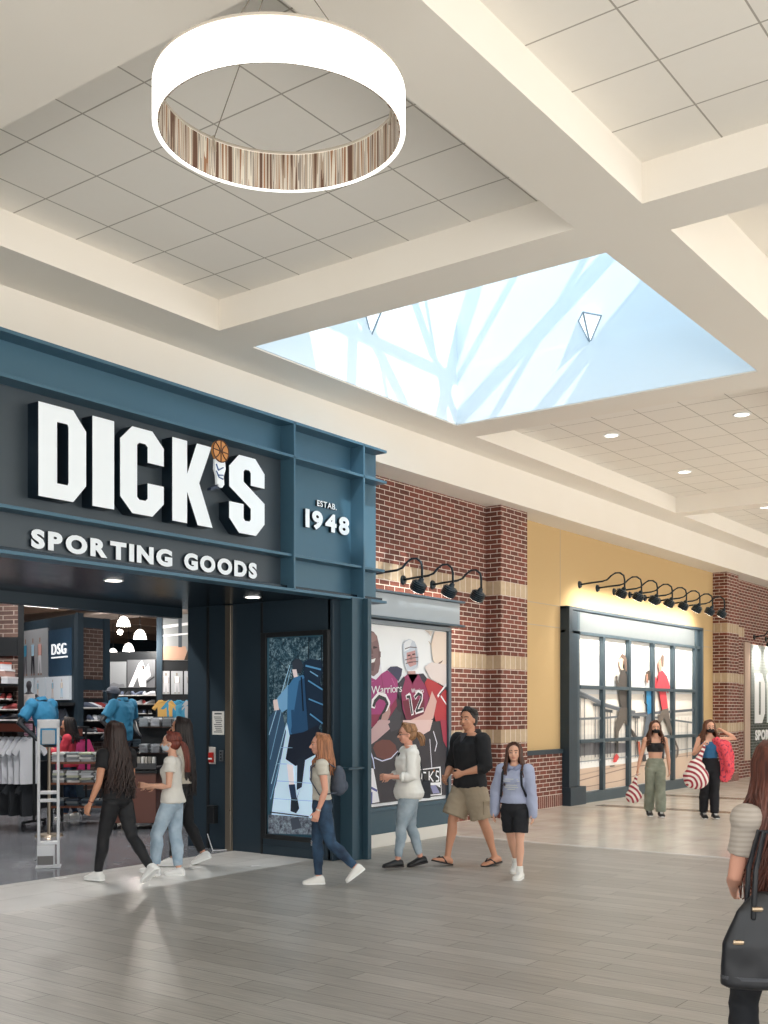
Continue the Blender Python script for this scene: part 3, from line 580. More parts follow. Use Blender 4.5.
pr = art_mesh('runner_print', 'Y', 9.42, [('p', 'd9dcde', [(18.95, 2.34), (24.98, 2.47), (24.98, 1.75), (18.95, 1.76)]), ('p', 'ece6de', [(18.95, 2.08), (24.98, 2.15), (24.98, 1.19), (18.95, 1.31)]), ('p', 'e0dcd6', [(18.95, 1.31), (24.98, 1.27), (24.98, 0.72), (18.95, 0.79)]), ('p', '74747a', [(18.98, 1.16), (19.38, 1.2), (19.91, 1.14), (21.28, 1.09), (21.24, 0.98), (21.28, 0.9), (18.98, 0.9)]), ('p', 'd4bca8', [(18.98, 0.65), (21.2, 0.67), (24.98, 0.8), (24.98, 0.0), (18.98, 0.0)]), ('s', '9c8478', 0.0226, [(18.98, 0.42), (21.2, 0.57), (22.52, 0.6)]), ('s', '9c8478', 0.0161, [(18.98, 0.28), (20.95, 0.33), (21.98, 0.42)]), ('s', 'bca494', 0.0258, [(18.98, 0.53), (21.28, 0.65)]), ('s', '9c8478', 0.0143, [(21.8, 0.68), (24.98, 0.72)]), ('s', '8c8e90', 0.0071, [(19.03, 1.65), (19.03, 0.74)]), ('s', '8c8e90', 0.0072, [(19.17, 1.65), (19.17, 0.74)]), ('s', '8c8e90', 0.0072, [(19.32, 1.65), (19.32, 0.74)]), ('s', '8c8e90', 0.0072, [(19.46, 1.64), (19.46, 0.75)]), ('s', '8c8e90', 0.0073, [(19.61, 1.64), (19.61, 0.75)]), ('s', '8c8e90', 0.0073, [(19.76, 1.64), (19.76, 0.75)]), ('s', '8c8e90', 0.0074, [(19.91, 1.64), (19.91, 0.75)]), ('s', '8c8e90', 0.0074, [(20.06, 1.64), (20.06, 0.75)]), ('s', '8c8e90', 0.0074, [(20.21, 1.64), (20.21, 0.75)]), ('s', '8c8e90', 0.0075, [(20.37, 1.64), (20.37, 0.75)]), ('s', '8c8e90', 0.0075, [(20.52, 1.64), (20.52, 0.76)]), ('s', '8c8e90', 0.0076, [(20.68, 1.64), (20.68, 0.76)]), ('s', '8c8e90', 0.0076, [(20.84, 1.64), (20.84, 0.76)]), ('s', '8c8e90', 0.0077, [(21.0, 1.64), (21.0, 0.76)]), ('s', '8c8e90', 0.0077, [(21.17, 1.63), (21.17, 0.76)]), ('s', '8c8e90', 0.0077, [(21.33, 1.63), (21.33, 0.76)]), ('s', '8c8e90', 0.0078, [(21.5, 1.63), (21.5, 0.77)]), ('s', '8c8e90', 0.0078, [(21.67, 1.63), (21.67, 0.77)]), ('s', '8c8e90', 0.0079, [(21.84, 1.63), (21.84, 0.77)]), ('s', '8c8e90', 0.0079, [(22.02, 1.63), (22.02, 0.77)]), ('s', '8c8e90', 0.008, [(22.19, 1.63), (22.19, 0.77)]), ('s', '8c8e90', 0.008, [(22.37, 1.63), (22.37, 0.77)]), ('s', '8c8e90', 0.0081, [(22.55, 1.63), (22.55, 0.78)]), ('s', '8c8e90', 0.0081, [(22.74, 1.63), (22.74, 0.78)]), ('s', '8c8e90', 0.0082, [(22.92, 1.62), (22.92, 0.78)]), ('s', '8c8e90', 0.0082, [(23.11, 1.62), (23.11, 0.78)]), ('s', '8c8e90', 0.0083, [(23.3, 1.62), (23.3, 0.78)]), ('s', '8c8e90', 0.0083, [(23.49, 1.62), (23.49, 0.78)]), ('s', '8c8e90', 0.0084, [(23.68, 1.62), (23.68, 0.79)]), ('s', '8c8e90', 0.0084, [(23.88, 1.62), (23.88, 0.79)]), ('s', '8c8e90', 0.0085, [(24.08, 1.62), (24.08, 0.79)]), ('s', '8c8e90', 0.0086, [(24.28, 1.62), (24.28, 0.79)]), ('s', '8c8e90', 0.0086, [(24.49, 1.61), (24.49, 0.79)]), ('s', '8c8e90', 0.0087, [(24.7, 1.61), (24.7, 0.8)]), ('s', '4e5258', 0.0292, [(19.1, 2.0), (19.1, 0.88)]), ('s', '4e5258', 0.0294, [(19.27, 2.0), (19.27, 0.88)]), ('s', '4e5258', 0.0299, [(19.74, 1.88), (19.74, 0.86)]), ('s', '4e5258', 0.03, [(19.87, 1.86), (19.87, 0.86)]), ('s', '4e5258', 0.0305, [(20.28, 1.76), (20.28, 0.84)]), ('s', '4e5258', 0.0307, [(20.43, 1.74), (20.43, 0.84)]), ('s', '4e5258', 0.0321, [(21.67, 1.63), (21.67, 0.79)]), ('s', '4e5258', 0.0322, [(21.76, 1.63), (21.76, 0.79)]), ('s', '4e5258', 0.0353, [(24.6, 1.46), (24.6, 0.69)]), ('s', '3c4248', 0.0518, [(19.05, 2.04), (19.34, 2.02)]), ('s', '3c4248', 0.053, [(19.65, 1.89), (19.96, 1.88)]), ('s', '3c4248', 0.0541, [(20.2, 1.77), (20.51, 1.75)]), ('s', '3c4248', 0.0567, [(21.52, 1.64), (21.87, 1.63)]), ('s', '5a6068', 0.0775, [(19.0, 2.12), (19.61, 1.99), (20.14, 1.88), (20.95, 1.78), (21.63, 1.72)]), ('s', '8c949c', 0.0194, [(19.0, 2.15), (19.61, 2.03), (20.14, 1.92), (20.95, 1.82), (21.63, 1.76)]), ('s', '5a6068', 0.0569, [(21.63, 1.69), (23.28, 1.73), (24.98, 1.78)]), ('s', '6a7076', 0.0419, [(18.98, 1.61), (20.14, 1.62), (21.63, 1.68), (24.92, 1.48)]), ('s', '8c949c', 0.0194, [(18.98, 0.79), (21.28, 0.81), (24.98, 0.88)]), ('p', '6d5a50', [(20.86, 2.88), (20.99, 2.94), (21.13, 2.9), (21.21, 2.83), (21.24, 2.56), (21.13, 2.6), (21.05, 2.82)]), ('p', 'dcb8a4', [(20.83, 2.83), (20.96, 2.85), (21.05, 2.81), (21.0, 2.66), (21.05, 2.59), (20.88, 2.62), (20.83, 2.71)]), ('p', '4a4542', [(20.91, 2.59), (21.05, 2.61), (21.25, 2.49), (21.3, 2.32), (21.2, 2.14), (21.2, 1.81), (20.95, 1.78), (20.81, 2.07), (20.81, 2.38)]), ('p', '4a4542', [(20.65, 2.5), (20.75, 2.51), (20.77, 2.38), (20.83, 2.3), (20.81, 2.21), (20.68, 2.3)]), ('p', 'dcb8a4', [(20.64, 2.52), (20.72, 2.54), (20.76, 2.49), (20.67, 2.47)]), ('p', '5c5651', [(20.86, 1.82), (21.21, 1.83), (21.28, 1.49), (21.73, 1.22), (21.56, 1.16), (21.1, 1.55), (20.81, 1.34), (20.79, 1.18), (20.65, 1.19), (20.64, 1.49)]), ('p', '3e3c3c', [(20.68, 1.18), (20.79, 1.18), (20.79, 0.91), (20.72, 0.89)]), ('p', 'd04848', [(20.57, 0.83), (20.7, 0.9), (20.83, 0.82), (20.68, 0.72), (20.53, 0.72)]), ('p', 'c86850', [(21.75, 1.11), (21.87, 1.11), (21.92, 0.79), (21.82, 0.82)]), ('s', '3c3c40', 0.0204, [(20.38, 0.65), (20.59, 0.65)]), ('p', '4c4038', [(22.19, 2.59), (22.34, 2.64), (22.43, 2.57), (22.39, 2.41), (22.27, 2.42)]), ('p', 'a87c6c', [(22.18, 2.53), (22.28, 2.56), (22.3, 2.36), (22.21, 2.37)]), ('p', '2f7fb0', [(22.19, 2.24), (22.49, 2.26), (22.5, 1.72), (22.27, 1.68), (22.21, 1.94)]), ('s', '2c3440', 0.0325, [(22.05, 2.1), (22.1, 1.94), (22.25, 1.87)]), ('p', '5c6570', [(22.21, 1.68), (22.5, 1.7), (22.45, 1.46), (22.19, 1.21), (22.09, 0.82), (21.98, 0.82), (22.1, 1.39)]), ('p', '38383c', [(21.89, 0.82), (22.16, 0.83), (22.21, 0.68), (22.07, 0.68), (21.87, 0.75)]), ('p', '6d5a50', [(22.94, 2.87), (23.01, 2.96), (23.09, 3.02), (23.18, 2.97), (23.13, 2.88), (23.15, 2.69), (23.01, 2.76)]), ('p', 'c89888', [(22.88, 2.88), (22.99, 2.91), (23.05, 2.72), (23.03, 2.63), (22.9, 2.64), (22.85, 2.76)]), ('p', 'd24552', [(22.88, 2.61), (23.09, 2.65), (23.34, 2.53), (23.52, 2.3), (23.4, 2.14), (23.28, 2.21), (23.4, 1.82), (23.07, 1.78), (22.9, 2.16), (22.65, 2.23), (22.68, 2.51), (22.82, 2.42)]), ('p', '68605a', [(23.05, 1.78), (23.41, 1.82), (23.5, 1.56), (23.7, 1.24), (23.6, 1.21), (23.17, 1.6), (22.9, 1.45), (22.76, 1.41), (22.82, 1.6)]), ('p', '68605a', [(23.7, 1.1), (23.93, 0.91), (23.88, 0.68), (24.02, 0.75), (24.04, 0.9), (23.8, 1.14)])], rw, clip=(18.98, 25.0, .21, 3.21), step=.0006, d0=.0)
pr.location = (-18.3, -9.4, 0)
# painted sign board on the far brick wall
M_board, nt, bs = nodes_mat('painted_brick_board')
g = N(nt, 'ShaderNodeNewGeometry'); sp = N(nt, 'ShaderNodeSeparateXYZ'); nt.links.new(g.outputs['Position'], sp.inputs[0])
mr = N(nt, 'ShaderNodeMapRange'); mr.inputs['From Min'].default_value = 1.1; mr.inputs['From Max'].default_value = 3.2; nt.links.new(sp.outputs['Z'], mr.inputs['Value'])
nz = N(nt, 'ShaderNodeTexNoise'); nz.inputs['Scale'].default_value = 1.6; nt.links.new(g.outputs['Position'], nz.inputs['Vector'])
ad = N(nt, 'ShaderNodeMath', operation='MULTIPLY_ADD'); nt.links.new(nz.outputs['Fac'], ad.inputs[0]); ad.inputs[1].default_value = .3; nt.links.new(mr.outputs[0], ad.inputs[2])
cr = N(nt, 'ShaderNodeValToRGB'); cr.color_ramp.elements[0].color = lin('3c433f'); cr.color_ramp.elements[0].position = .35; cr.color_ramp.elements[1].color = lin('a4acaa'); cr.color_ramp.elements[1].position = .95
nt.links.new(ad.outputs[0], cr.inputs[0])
c = uv_combine(nt); br = N(nt, 'ShaderNodeTexBrick')
for k, v in (('Scale', 1.0), ('Brick Width', .25), ('Row Height', .0765), ('Mortar Size', .006)): br.inputs[k].default_value = v
nt.links.new(c.outputs[0], br.inputs['Vector']); nt.links.new(cr.outputs[0], br.inputs['Color1']); nt.links.new(cr.outputs[0], br.inputs['Color2']); br.inputs['Mortar'].default_value = lin('8c9290')
nt.links.new(br.outputs['Color'], bs.inputs['Base Color']); bs.inputs['Roughness'].default_value = .7
sb = thing('wall_sign_board', 'large grey sign board with white block letters and SPORTING GOODS on the far brick wall', 'sign')
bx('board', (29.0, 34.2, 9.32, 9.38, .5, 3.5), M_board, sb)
bx('board_edge', (28.55, 29.0, 9.345, 9.38, .45, 3.55), mat('c0a898', .7), sb)
for ch, x0, x1 in (('D', 29.25, 30.1), ('I', 30.3, 30.65), ('C', 30.85, 31.7), ('K', 31.95, 32.8), ('S', 33.2, 34.0)):
    block_letter(ch, x0, x1, 1.42, 2.76, 9.305, .02, (M_white,), sb)
put_letters('SPORTING', 29.3, 31.6, .98, .26, 'Y', 9.32, .012, [M_white], sb, offset=.04, gap=.10)
put_letters('GOODS', 31.9, 33.6, .98, .26, 'Y', 9.32, .012, [M_white], sb, offset=.04, gap=.10)
# ------------------------------------------------------------------ gooseneck lamps
def gooseneck(label, group, x, y, z, reach=.9, s=1.0):
    t = thing('gooseneck_lamp', label, 'wall lamp', (x, y, z), 0, group)
    bm = bmesh.new(); tube(bm, [(0, 0, 0), (0, -.03, 0)], [.075, .06], n=16, round_ends=False); new_obj('wall_mount', bm, M_lampdark, t, smooth=False)
    bm = bmesh.new()
    r = reach
    pts = [(0, 0, 0), (0, -r*.28, .02), (0, -r*.52, .03), (0, -r*.62, .055), (0, -r*.70, .12), (0, -r*.80, .17), (0, -r*.9, .165), (0, -r*.98, .11), (0, -r, .03), (0, -r, -.12)]
    tube(bm, pts, .017, n=8, round_ends=False); new_obj('arm', bm, M_lampdark, t, smooth=True)
    bm = bmesh.new()
    c0 = Vector((0, -r, -.11)); d = Vector((.05, .52, -.85)).normalized(); a, b = frame_of(d)
    prof = ((0, .03), (.05, .045), (.06, .085), (.10, .10), (.19, .105), (.2, .09))
    loft(bm, [(c0+d*h, a*w, b*w) for h, w in prof], n=18)
    hd = new_obj('lamp_head', bm, M_lampdark, t, smooth=False)
    bm = bmesh.new(); 
    for k in range(4):
        h = .08+k*.028; loft(bm, [(c0+d*h, a*.112, b*.112), (c0+d*(h+.01), a*.112, b*.112)], n=18)
    new_obj('cooling_fin', bm, M_lampdark, hd)
    bm = bmesh.new(); loft(bm, [(c0+d*.2, a*.085, b*.085), (c0+d*.203, a*.085, b*.085)], n=18); new_obj('lens', bm, M_lamp, hd)
    li = bpy.data.lights.new('gooseneck_spot', 'SPOT'); li.energy = 125*s; li.spot_size = math.radians(125); li.spot_blend = .8; li.color = (1, .93, .82); li.shadow_soft_size = .06
    lo = bpy.data.objects.new('gooseneck_spot', li); COL.objects.link(lo); lo.parent = hd; lo.location = c0+d*.22
    lo.rotation_euler = Vector((.03, .84, -.54)).to_track_quat('-Z', 'Y').to_euler()
    return t
for i in range(3):
    gooseneck('dark gooseneck wall lamp over the football display, %s from left' % ORD[i], 'gooseneck lamps over the football display', 12.42+.78*i, 9.38, 3.71, .88, .8)
for i in range(8):
    gooseneck('dark gooseneck wall lamp over the runner display, %s from left' % ORD[i], 'gooseneck lamps over the runner display', 19.16+.78*i, 9.45, 4.19, .93, 1.0)
for i in range(4):
    gooseneck('small dark gooseneck wall lamp over the far sign board, %s from left' % ORD[i], 'gooseneck lamps over the far sign board', 29.4+1.0*i, 9.38, 3.72, .5, .5)
# ------------------------------------------------------------------ ring pendant
M_glow = mat('fffdf8', .5, 0, 1.6)
M_stripe, nt, bs = nodes_mat('striped_veneer')
tc = N(nt, 'ShaderNodeTexCoord'); mp = N(nt, 'ShaderNodeMapping'); mp.inputs['Scale'].default_value = (32, 32, .8); nt.links.new(tc.outputs['Object'], mp.inputs[0])
nz = N(nt, 'ShaderNodeTexNoise'); nz.inputs['Scale'].default_value = 1; nz.inputs['Detail'].default_value = 1.5; nt.links.new(mp.outputs[0], nz.inputs['Vector'])
cr = N(nt, 'ShaderNodeValToRGB'); e = cr.color_ramp.elements; cr.color_ramp.interpolation = 'CONSTANT'
e[0].position = 0; e[0].color = lin('6a4c3c'); e[1].position = .40; e[1].color = lin('a99684')
for p_, h_ in ((.45, 'd8d0c4'), (.5, '9a9088'), (.54, 'e4ddd0'), (.6, 'a07658'), (.66, 'c8beb0')):
    x = e.new(p_); x.color = lin(h_)
nt.links.new(nz.outputs['Fac'], cr.inputs[0]); nt.links.new(cr.outputs[0], bs.inputs['Base Color']); bs.inputs['Roughness'].default_value = .6
bs.inputs['Emission Strength'].default_value = .0; nt.links.new(cr.outputs[0], bs.inputs['Emission Color'])
ri = thing('ring_pendant', 'large glowing white ring pendant lamp with striped veneer inside, hung on thin cables', 'ceiling lamp', (4.268, 3.817, 4.795))
def ringmesh(r0, r1, z0, z1, n=96):
    bm = bmesh.new(); rs = []
    for r, z in ((r0, z0), (r1, z0), (r1, z1), (r0, z1)):
        rs.append([bm.verts.new((r*math.cos(2*PI*i/n), r*math.sin(2*PI*i/n), z)) for i in range(n)])
    for k in range(4):
        a, b = rs[k], rs[(k+1) % 4]
        for i in range(n): bm.faces.new((a[i], a[(i+1) % n], b[(i+1) % n], b[i]))
    return bm
new_obj('shade', ringmesh(.628, .653, 0, .21), M_glow, ri, smooth=False, bevel=.008)
new_obj('inner_band', ringmesh(.618, .627, .006, .205), M_stripe, ri)
bm = ringmesh(.62, .65, .212, .225); new_obj('top_rim', bm, mat('b8b0a4', .5), ri)
for i in range(3):
    a = math.radians(80+120*i)
    bm = bmesh.new(); tube(bm, [(.6*math.cos(a), .6*math.sin(a), .2), (.02*math.cos(a), .02*math.sin(a), .93)], .003, n=6, round_ends=False); new_obj('cable', bm, mat('8c8478', .4, .6), ri)
    bm = bmesh.new(); tube(bm, [(.585*math.cos(a), .585*math.sin(a), .13), (.6*math.cos(a), .6*math.sin(a), .215)], .008, n=6); new_obj('cable_clip', bm, mat('c0b8ac', .4, .6), ri)
bm = bmesh.new(); tube(bm, [(0, 0, .9), (0, 0, .935)], [.07, .07], n=24, round_ends=False); new_obj('canopy', bm, M_white, ri)
# ceiling downlights
for i, (x, y) in enumerate(((15.76, 7.23), (18.96, 7.29), (23.3, 7.2), (15.76, 5.2), (18.96, 5.2), (23.3, 5.2))):
    t = thing('ceiling_downlight', 'round recessed downlight in the far tiled ceiling, %s' % ('front row nearest the wall, ' + ORD[i] + ' along' if i < 3 else 'row nearer the middle beam, ' + ORD[i-3] + ' along'), 'ceiling lamp', (x, y, 6.05), 0, 'downlights in the tiled ceiling')
    new_obj('trim_ring', ringmesh(.1, .13, -.012, .002, 32), M_white, t)
    bm = bmesh.new(); cyl(bm, (0, 0, -.006), (0, 0, -.001), .1, n=24); new_obj('lens', bm, M_lamp, t)
# skylight sconces
def sconce(x, y, z, rot, label):
    t = thing('shaft_sconce', label, 'wall lamp', (x, y, z), rot, 'sconces in the skylight shaft')
    bm = bmesh.new()
    P = [Vector(p) for p in ((0, -.16, .1), (0, .16, .1), (0, 0, -.22), (-.2, 0, .12))]
    v = [bm.verts.new(p) for p in P]
    for q in ((0, 1, 2), (0, 3, 1), (1, 3, 2), (2, 3, 0)): bm.faces.new([v[i] for i in q])
    new_obj('glass_shade', bm, mat('f4f6f8', .4, 0, .5), t)
    bm = bmesh.new()
    for a, b in ((0, 1), (1, 2), (2, 0), (0, 3), (1, 3), (2, 3)): tube(bm, [P[a], P[b]], .011, n=5, round_ends=False)
    new_obj('frame', bm, mat('8496a4', .4, .5), t)
    bx('backplate', (-.012, 0, -.03, .03, -.03, .06), mat('8496a4', .4, .5), t)
sconce(12.83, 6.18, 6.70, 0, 'triangular glass sconce on the right wall of the skylight shaft')
sconce(10.86, 8.2, 6.66, PI/2, 'triangular glass sconce on the left wall of the skylight shaft')

# ================================================================== PEOPLE
SKIN = {'fair': 'd9a68c', 'tan': 'c48d70', 'rose': 'dba18a'}
def V3(*a): return Vector(a)
def rotz(v, a): return Vector((v.x*math.cos(a)-v.y*math.sin(a), v.x*math.sin(a)+v.y*math.cos(a), v.z))
TF = ((-.055, .055, .045, 0), (-.03, .086, .060, -.004), (0, .097, .066, -.006), (.04, .088, .058, -.002), (.09, .068, .048, 0), (.13, .072, .050, .002), (.19, .083, .058, .004), (.24, .088, .054, .002), (.27, .092, .047, -.002), (.295, .080, .037, -.006), (.315, .046, .032, -.004), (.33, .032, .030, 0))
TM = ((-.055, .055, .045, 0), (-.03, .084, .060, -.004), (0, .093, .066, -.004), (.05, .089, .064, 0), (.10, .085, .060, .002), (.15, .094, .064, .002), (.21, .108, .068, .002), (.255, .116, .060, 0), (.28, .116, .048, -.004), (.302, .090, .040, -.006), (.318, .052, .038, -.004), (.335, .038, .036, 0))
class Fig:
    def __init__(s, name_label, x, y, heading, H=1.65, male=False, skin='fair', build=1.0, lean=0.0, legs=((20, 10), (-15, -35)), spread=.0, ua=((0, .3, -1), (0, -.3, -1)), fa=((.3, 0, -1), (.3, 0, -1)), head=(0, 0), twist=0, curl=(40, 40), category='person', lift=0.0, toe=(0, 0)):
        s.H, s.male, s.B = H, male, build
        h = math.radians(heading)
        Fw = Vector((0.8051, 0.5931, 0)); Rt = Vector((0.5931, -0.8051, 0))
        d = -Fw*math.cos(h) - Rt*math.sin(h)
        s.root = thing('person', name_label, category, (x, y, 0), math.atan2(d.y, d.x))
        s.skin = mat(SKIN[skin], .55); s.seed = x*3.1+y
        s.legs_d = []
        J = {}
        a = math.radians
        # legs ; index 0 = left (+y), 1 = right (-y)
        lows = []
        for i, (th, sh) in enumerate(legs):
            sg = 1 if i == 0 else -1
            hip = V3(0, sg*.048*H, -.01*H)
            t = V3(math.sin(a(th)), sg*spread, -math.cos(a(th))).normalized(); q = V3(math.sin(a(sh)), sg*spread*.4, -math.cos(a(sh))).normalized()
            kn = hip + t*.245*H; an = kn + q*.232*H
            # foot pitch: flat if shin is steep, else toe down
            fp = toe[i]
            J[i] = [hip, kn, an, fp]
            lows.append(an.z - .045*H - (.10*H*math.sin(a(max(0, -fp))) if fp < 0 else 0) - (.03*H*math.sin(a(max(0, fp))) if fp > 0 else 0))
        pz = -min(lows) + lift
        s.P = V3(0, 0, pz)
        for i in (0, 1): J[i][:3] = [p + s.P for p in J[i][:3]]
        s.J = J
        L = a(lean); s.up = V3(math.sin(L), 0, math.cos(L)); s.fw = V3(math.cos(L), 0, -math.sin(L)); s.tw = a(twist)
        s.torso = TM if male else TF
        sl = .122 if male else .100
        s.sh = []
        for sg in (1, -1):
            lat = rotz(V3(0, sg, 0), s.tw)
            s.sh.append(s.P + s.up*.278*H + lat*sl*H*build**.3 - s.fw*.004*H)
        s.el = []; s.wr = []; s.fd = []
        for i in (0, 1):
            u = V3(*ua[i]).normalized(); f_ = V3(*fa[i]).normalized()
            e = s.sh[i] + u*.172*H; w = e + f_*.142*H
            s.el.append(e); s.wr.append(w); s.fd.append(f_)
        s.nb = s.P + s.up*.325*H
        s.hy, s.hp = a(head[0]), a(head[1])
        cy, sy, cp, sp = math.cos(s.hy), math.sin(s.hy), math.cos(s.hp), math.sin(s.hp)
        s.HF = V3(cy*cp, sy*cp, sp); s.HL = V3(-sy, cy, 0); s.HU = s.HF.cross(s.HL)
        s.hc = s.nb + s.up*.078*H + s.fw*.012*H
        s.curl = curl
        s.HM = Matrix((s.HF, s.HL, s.HU)).transposed()
        s.body()
    def hp_(s, x, y, z): return s.hc + (s.HF*x + s.HL*y + s.HU*z)*s.H
    def rings(s, s0, s1, add=0.0, hemadd=0.0, k=1.0, topadd=None):
        H = s.H; out = []
        T = s.torso
        def at(v):
            for a, b in zip(T, T[1:]):
                if a[0] <= v <= b[0]:
                    t = (v-a[0])/(b[0]-a[0]); return [a[i]+(b[i]-a[i])*t for i in range(4)]
            return T[0] if v < T[0][0] else T[-1]
        vals = [s0] + [t[0] for t in T if s0 < t[0] < s1] + [s1]
        for v in vals:
            r = at(v); tt = (v-s0)/(s1-s0); g = add + hemadd*(1-tt)**2
            ang = s.tw*max(0, min(1, (v-.02)/.22)); lat = rotz(V3(0, 1, 0), ang); fwd = rotz(s.fw, ang)
            bb = s.B if v < .26 else 1+(s.B-1)*.5
            out.append((s.P + s.up*v*H + s.fw*r[3]*H, lat*(r[1]*bb*k+g)*H, fwd*(r[2]*bb*k+g)*H))
        return out
    def hand(s, bm, i):
        H = s.H; w = s.wr[i]; d = s.fd[i]; sg = 1 if i == 0 else -1
        n = V3(0, -sg, 0); n = (n - d*n.dot(d))
        if n.length < .25: n = V3(.0, 0, -1) - d*d.z*-1
        n.normalize(); t = d.cross(n)*sg
        if t.x < 0 and abs(t.x) > .3: t = -t
        k = H
        pc = w + d*.03*k
        loft(bm, [(w - d*.01*k, t*.0135*k, n*.011*k), (w+d*.012*k, t*.018*k, n*.011*k), (w+d*.035*k, t*.0235*k, n*.010*k), (w+d*.054*k, t*.024*k, n*.0085*k), (w+d*.058*k, t*.02*k, n*.006*k)], n=12)
        cu = math.radians(s.curl[i])
        for j, (off, ln) in enumerate(((.0185, .040), (.0064, .045), (-.0064, .042), (-.0185, .033))):
            b = w + d*.05*k + t*off*k; pts = [b]; ang = 0
            for q in (.45, .32, .25):
                ang += cu*(.5 if q > .4 else .85)
                dd = d*math.cos(ang) + n*math.sin(ang)
                pts.append(pts[-1] + dd*ln*q*k + t*off*.05*k)
            tube(bm, pts, [.0052*k, .005*k, .0046*k, .004*k], n=8)
        b = w + d*.018*k + t*.014*k
        tube(bm, [b, b + (d*.6+t*.75+n*.2).normalized()*.022*k, b + (d*.6+t*.75+n*.2).normalized()*.022*k + (d*.9+t*.25+n*.4).normalized()*.022*k], [.0068*k, .0058*k, .0048*k], n=8)
    def body(s):
        H = s.H; bm = bmesh.new(); B = s.B
        loft(bm, s.rings(-.055, .33), n=24)
        # neck and head
        nr = .034 if s.male else .028
        tube(bm, [s.P+s.up*.30*H, s.nb+s.up*.03*H, s.hc + (-s.HF*.006)*H], [nr*1.15*H, nr*H, nr*H])
        ell(bm, s.hp_(-.006, 0, .018), (.060*H, .0475*H, .057*H), s.HM, u=20, v=14)
        ell(bm, s.hp_(.018, 0, -.012), (.040*H, .038*H, .044*H), s.HM)
        ell(bm, s.hp_(.026, 0, -.038), (.026*H, .026*H, .021*H), s.HM)
        tube(bm, [s.hp_(.054, 0, .012), s.hp_(.066, 0, -.008)], [.004*H, .0085*H], n=8)
        ell(bm, s.hp_(.060, 0, -.011), (.007*H, .009*H, .005*H), s.HM, u=8, v=6)
        for q in (1, -1):
            ell(bm, s.hp_(.002, q*.047, -.003), (.010*H, .004*H, .017*H), s.HM, u=10, v=8)
            ell(bm, s.hp_(.046, q*.019, .021), (.008*H, .014*H, .004*H), s.HM, u=8, v=6)
            ell(bm, s.hp_(.040, q*.026, -.012), (.012*H, .012*H, .012*H), s.HM, u=8, v=6)
        if not s.male:
            for q in (1, -1): ell(bm, s.P+s.up*.205*H+s.fw*.038*H+V3(0, q*.036*H, 0), (.032*H, .034*H, .034*H))
        am = 1.0 if not s.male else 1.25
        for i in (0, 1):
            ell(bm, s.sh[i], (.035*H*am**.5, .034*H*am**.5, .036*H*am**.5))
            e, w = s.el[i], s.wr[i]; m = s.sh[i].lerp(e, .45); q = e.lerp(w, .3)
            tube(bm, [s.sh[i], m, e, q, w], [.030*H*am, .0265*H*am, .0205*H*am, .0225*H*am, .0135*H*am**.6], n=14)
            s.hand(bm, i)
            hip, kn, an, fp = s.J[i]
            m = hip.lerp(kn, .4); c = kn.lerp(an, .3) - V3(.008*H, 0, 0)
            tube(bm, [hip, m, kn, c, kn.lerp(an, .7), an], [.052*H*B, .047*H*B, .031*H, .033*H, .022*H, .019*H], n=16)
            s.foot(bm, i, 1.0, 0)
        s.bodyo = voxel('body', bm, s.skin, s.root, vs=.0042*H, smooth=3)
        for q in (1, -1):
            bm = bmesh.new(); ell(bm, s.hp_(.0490, q*.0185, .008), (.006*H, .0080*H, .0038*H), s.HM, u=12, v=8); e = new_obj('eye', bm, mat('b9aca4', .5), s.root, smooth=True)
            bm = bmesh.new(); ell(bm, s.hp_(.0535, q*.0185, .008), (.0032*H, .0044*H, .0040*H), s.HM, u=10, v=8); new_obj('iris', bm, mat('33241c', .2), e, smooth=True)
    def mouth(s, col='a8504c'):
        bm = bmesh.new(); ell(bm, s.hp_(.0495, 0, -.031), (.0075*s.H, .0155*s.H, .0045*s.H), s.HM, u=12, v=8); new_obj('mouth', bm, mat(col, .4), s.root, smooth=True)
    def brows(s, col):
        for q in (1, -1):
            bm = bmesh.new(); tube(bm, [s.hp_(.0545, q*.009, .0235), s.hp_(.052, q*.020, .0265), s.hp_(.044, q*.030, .023)], .0026*s.H, n=6); new_obj('eyebrow', bm, mat(col, .8), s.root, smooth=True)
    def foot(s, bm, i, k, add, L=.150):
        H = s.H; an = s.J[i][2]; fp = math.radians(s.J[i][3]); fw = V3(math.cos(fp), 0, math.sin(fp)); up = V3(-math.sin(fp), 0, math.cos(fp)); la = V3(0, 1, 0)
        a = add*H
        o = an - up*.022*H
        R_ = ((-.040, .012, .010, -.008), (-.036, .022, .020, -.002), (-.01, .025, .027, .006), (.025, .027, .024, 0), (.055, .030, .017, -.006), (.080, .030, .013, -.010), (.098, .024, .010, -.013), (.106, .012, .006, -.015))
        loft(bm, [(o + fw*x*H*(L/.146) + up*z*H, la*(y*H+a), up*(h*H+a)) for x, y, h, z in R_], n=16)
        return o, fw, up
